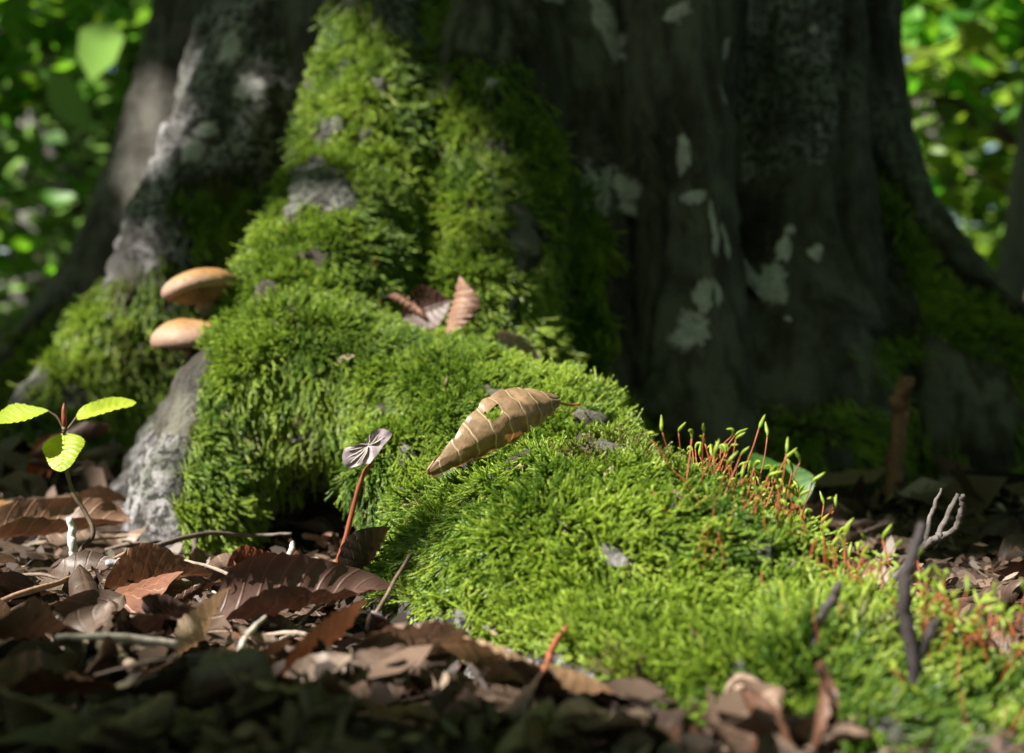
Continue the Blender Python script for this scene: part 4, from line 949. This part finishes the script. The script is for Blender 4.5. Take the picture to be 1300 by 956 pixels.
def shade_bough(pts, per, spread, size, seed):
    rr = np.random.default_rng(seed); C = (np.array(pts)[:, None, :] + rr.normal(0, 1, (len(pts), per, 3)) * np.array(spread)).reshape(-1, 3); return open_cloud(C, size, seed)
SHADEBOUGH = [tuple(Vector(p) + SUN * ((h - p[2]) / SUN.z)) for p, h in (((.25, 1.12, .30), 3.0), ((.14, 1.0, .1), 2.9), ((.12, 1.02, .2), 3.1), ((.11, 1.0, .03), 3.0), ((.2, 1.08, .2), 2.9), ((.09, 1.05, .3), 3.0), ((.3, 1.1, .1), 3.1), ((.18, 1.10, .12), 2.9), ((.38, 1.15, .2), 3.1), ((.30, .80, 0), 2.8), ((.45, .95, 0), 3.0), ((.22, 1.0, .05), 3.2), ((.12, 1.12, .36), 3.1), ((.30, .62, 0), 2.9), ((.3, 1.15, .45), 3.0), ((.42, .75, 0), 3.0), ((.36, .62, 0), 2.9), ((.36, .55, 0), 3.1), ((.40, .50, 0), 2.9), ((.46, .62, 0), 3.1), ((.52, .78, 0), 3.0))]  # unseen leaf clumps added along sun rays to keep trunk and right litter dark
part_leaves(beech, *shade_bough(SHADEBOUGH, 420, (.17, .17, .1), .075, 309), CROWN)  # clumps added for their shade, sharing the crown name
part_leaves(beech, *canopy((-2.6, -1.6, 3.0), (2.8, 3.6, 5.4), 380, 34, .15, 301), CROWN)
mb = MB()
for k in range(9):
    a = k * .7 + .3; p0 = Vector((TC[0], TC[1], 3.0 + .35 * k)); p1 = p0 + Vector((math.cos(a), math.sin(a), .35)) * 1.2; p2 = p1 + Vector((math.cos(a + .3), math.sin(a + .3), .25)) * 1.5
    v, f = tube(smooth_path([tuple(p0), tuple(p1), tuple(p2)], 8), np.linspace(.11, .02, 8), 8); bme = new_mesh('branch', v, f); link('branch', bme, BARK, beech)

def far_tree(x, y, r0, lean, Ht, label, crown, mat, size, seed, limbs=4):
    z0 = gz(x, y) - .05; root = empty('background_tree', (x, y, z0), label, 'tree', None); rr = random.Random(seed)
    P = [(0, 0, 0), (lean * .3, 0, Ht * .3), (lean * .7 + rr.uniform(-.05, .05), .05, Ht * .65), (lean, .1, Ht)]
    pts = smooth_path(P, 20); rad = r0 * np.interp(np.linspace(0, 1, 20), [0, .04, .15, 1], [1.7, 1.3, 1.0, .45])
    v, f = tube(pts, rad, 18, .05, seed); link('trunk', new_mesh('trunk', v, f), GREYBARK, root)
    for k in range(limbs):
        i = rr.randint(8, 18); a = rr.uniform(0, 6.28); p0 = pts[i]; d = np.array([math.cos(a), math.sin(a), .45]); L = rr.uniform(.7, 1.5)
        v, f = tube(smooth_path([p0, p0 + d * L * .5, p0 + d * L + np.array([0, 0, -.1])], 7), np.linspace(rad[i] * .5, .008, 7), 7); link('branch', new_mesh('branch', v, f), GREYBARK, root)
    if crown:
        V_, F = crown; part_leaves(root, V_ - np.array([x, y, z0]), F, mat)
    return root
far_tree(-1.62, 5.0, .13, .1, 5.5, 'pale grey tree trunk blurred among leaves beyond the left root', canopy((-5, 3.6, 2.3), (-.6, 7, 5.5), 240, 32, .16, 311), CROWN, .16, 1)
far_tree(.70, 2.1, .019, .75, 5.0, 'slender grey tree trunk leaning beyond the right root', canopy((.2, 3.2, 2.0), (3.6, 6.6, 5.0), 220, 24, .15, 312), CROWN, .15, 2)
far_tree(1.33, 4.6, .06, .05, 5.0, 'thin dark tree trunk behind the leafy branch', canopy((3, 0, 2.3), (6.5, 4, 5.2), 200, 24, .17, 313), CROWN, .15, 3)
far_tree(-3.4, .6, .14, .15, 6.0, 'tall grey beech standing off to the sunny side', canopy((-6.5, -3.2, 2.6), (-2.3, 3.4, 5.6), 360, 34, .17, 314), CROWN, .17, 4)
far_tree(2.6, -1.6, .16, .1, 6.0, 'grey beech behind the viewpoint', canopy((-2.5, -6, 2.4), (6, -1.2, 5.5), 440, 36, .18, 315), CROWN, .17, 5)
# wall of woodland far behind
def ring(n, per, r0, r1, z0, z1, a0, a1, size, seed, spread):
    rr = np.random.default_rng(seed); a = rr.uniform(a0, a1, n); r = rr.uniform(r0, r1, n); c = np.stack([r * np.sin(a), r * np.cos(a), z0 + (z1 - z0) * rr.random(n)], 1)
    c = (c[:, None, :] + rr.normal(0, 1, (n, per, 3)) * np.array(spread)).reshape(-1, 3); c[:, 2] = np.maximum(c[:, 2], gh(c) + .03); return leaf_cloud(c, size, seed)
V_, F = ring(1300, 28, 7, 12, .0, 4.6, -3.14, 3.14, .24, 401, (.5, .5, .35)); link('woodland', new_mesh('woodland', V_, F, smooth=False), FARLEAF, kind='stuff', label='far wall of green woodland leaves beyond the trunk', cat='woodland')
V_, F = ring(700, 28, 6.2, 8, .0, 3.4, -.75, .75, .2, 404, (.45, .45, .3)); link('woodland', new_mesh('woodland', V_, F, smooth=False), FARLEAF, kind='stuff', label='nearer screen of green woodland leaves beyond the trunk', cat='woodland')
V_, F = ring(210, 30, 2.7, 6.4, .0, 1.8, -.75, -.06, .11, 402, (.28, .28, .16)); link('undergrowth', new_mesh('undergrowth', V_, F, smooth=False), FARLEAF, kind='stuff', label='blurred dark green undergrowth beyond the left root', cat='undergrowth')
V_, F = ring(170, 30, 2.9, 6.4, .0, 1.8, .1, .75, .11, 403, (.28, .28, .16)); link('undergrowth', new_mesh('undergrowth', V_, F, smooth=False), CROWN, kind='stuff', label='blurred bright undergrowth beyond the right root', cat='undergrowth')
# leafy branches near enough to see each leaf
LM = [leaf_mesh('leaf', L=1.0, W=.62, roll=.5, bend=.35 + .3 * i, seed=i, nt=8, ns=4, pleat=.01, crumple=.02, fold=.08) for i in range(4)]
for m_ in LM: m_.materials.append(GREENLEAF)
def leafy(label, trunk_pts, sprays, size, cols, seed, name='beech_sapling'):
    base = trunk_pts[0][0]; root = empty(name, tuple(base), label, 'sapling'); rr = random.Random(seed)
    rows = smooth_path([[*(p - base), r] for p, r in trunk_pts], 16); v, f = tube(rows[:, :3], rows[:, 3], 8, .05); link('stem', new_mesh('stem', v, f), STEMBROWN, root)
    for (a, b, nl, r) in sprays:
        a = a - base; b = b - base; m = (a + b) / 2 + Vector((0, 0, .03)); pts = smooth_path([tuple(a), tuple(m), tuple(b)], 12); v, f = tube(pts, np.linspace(r, .0015, 12), 6); link('branch', new_mesh('branch', v, f), STEMBROWN, root)
        nl = int(nl * 1.6)
        for k in range(nl):
            t = (k + .5) / nl; p = Vector(pts[min(11, int(t * 12))]) + Vector((rr.gauss(0, .03), rr.gauss(0, .05), rr.gauss(0, .025)))
            o = link('leaf', rr.choice(LM), None, root); s = size * rr.uniform(.75, 1.2); o.location = p; o.scale = (s, s, s); o.rotation_euler = (rr.gauss(.35, .5), rr.gauss(.2, .35), rr.uniform(0, 6.28)); o.color = (*[c * rr.uniform(.75, 1.25) for c in rr.choice(cols)], 1)
GC = [(.13, .28, .04), (.10, .25, .04), (.17, .32, .05), (.08, .21, .04)]
Yr = 2.3
leafy('sunlit beech sapling with a dark side branch beyond the right side of the trunk', [(at(1330, 600, Yr), .02), (at(1310, 300, Yr), .018), (at(1305, 190, Yr), .016), (at(1340, 20, Yr), .012), (at(1350, -200, Yr), .008)],
      [(at(1305, 190, Yr), at(1120, 118, Yr - .1), 16, .011), (at(1240, 160, Yr), at(1130, 135, Yr), 12, .007), (at(1340, 20, Yr), at(1130, 20, Yr + .1), 26, .008), (at(1330, 60, Yr), at(1150, 80, Yr - .1), 26, .007), (at(1345, -60, Yr), at(1140, -40, Yr), 24, .007), (at(1310, 260, Yr), at(1140, 215, Yr + .2), 18, .006), (at(1320, 120, Yr), at(1420, 100, Yr), 10, .006)], .072, GC, 71)
Yl = 2.5
leafy('sunlit beech sapling with broad leaves beyond the left root', [(at(-90, 620, Yl), .02), (at(-70, 300, Yl), .017), (at(-60, 100, Yl), .014), (at(-50, -150, Yl), .01)],
      [(at(-70, 200, Yl), at(70, 120, Yl), 18, .006), (at(-60, 60, Yl), at(180, 40, Yl), 24, .006), (at(-60, 0, Yl), at(200, -20, Yl), 24, .006), (at(-60, 90, Yl), at(190, 80, Yl + .1), 22, .006), (at(-70, 160, Yl), at(120, 100, Yl - .1), 18, .006), (at(-75, 300, Yl), at(70, 260, Yl), 12, .005), (at(-75, 360, Yl), at(60, 330, Yl), 10, .005)], .072, GC, 72)
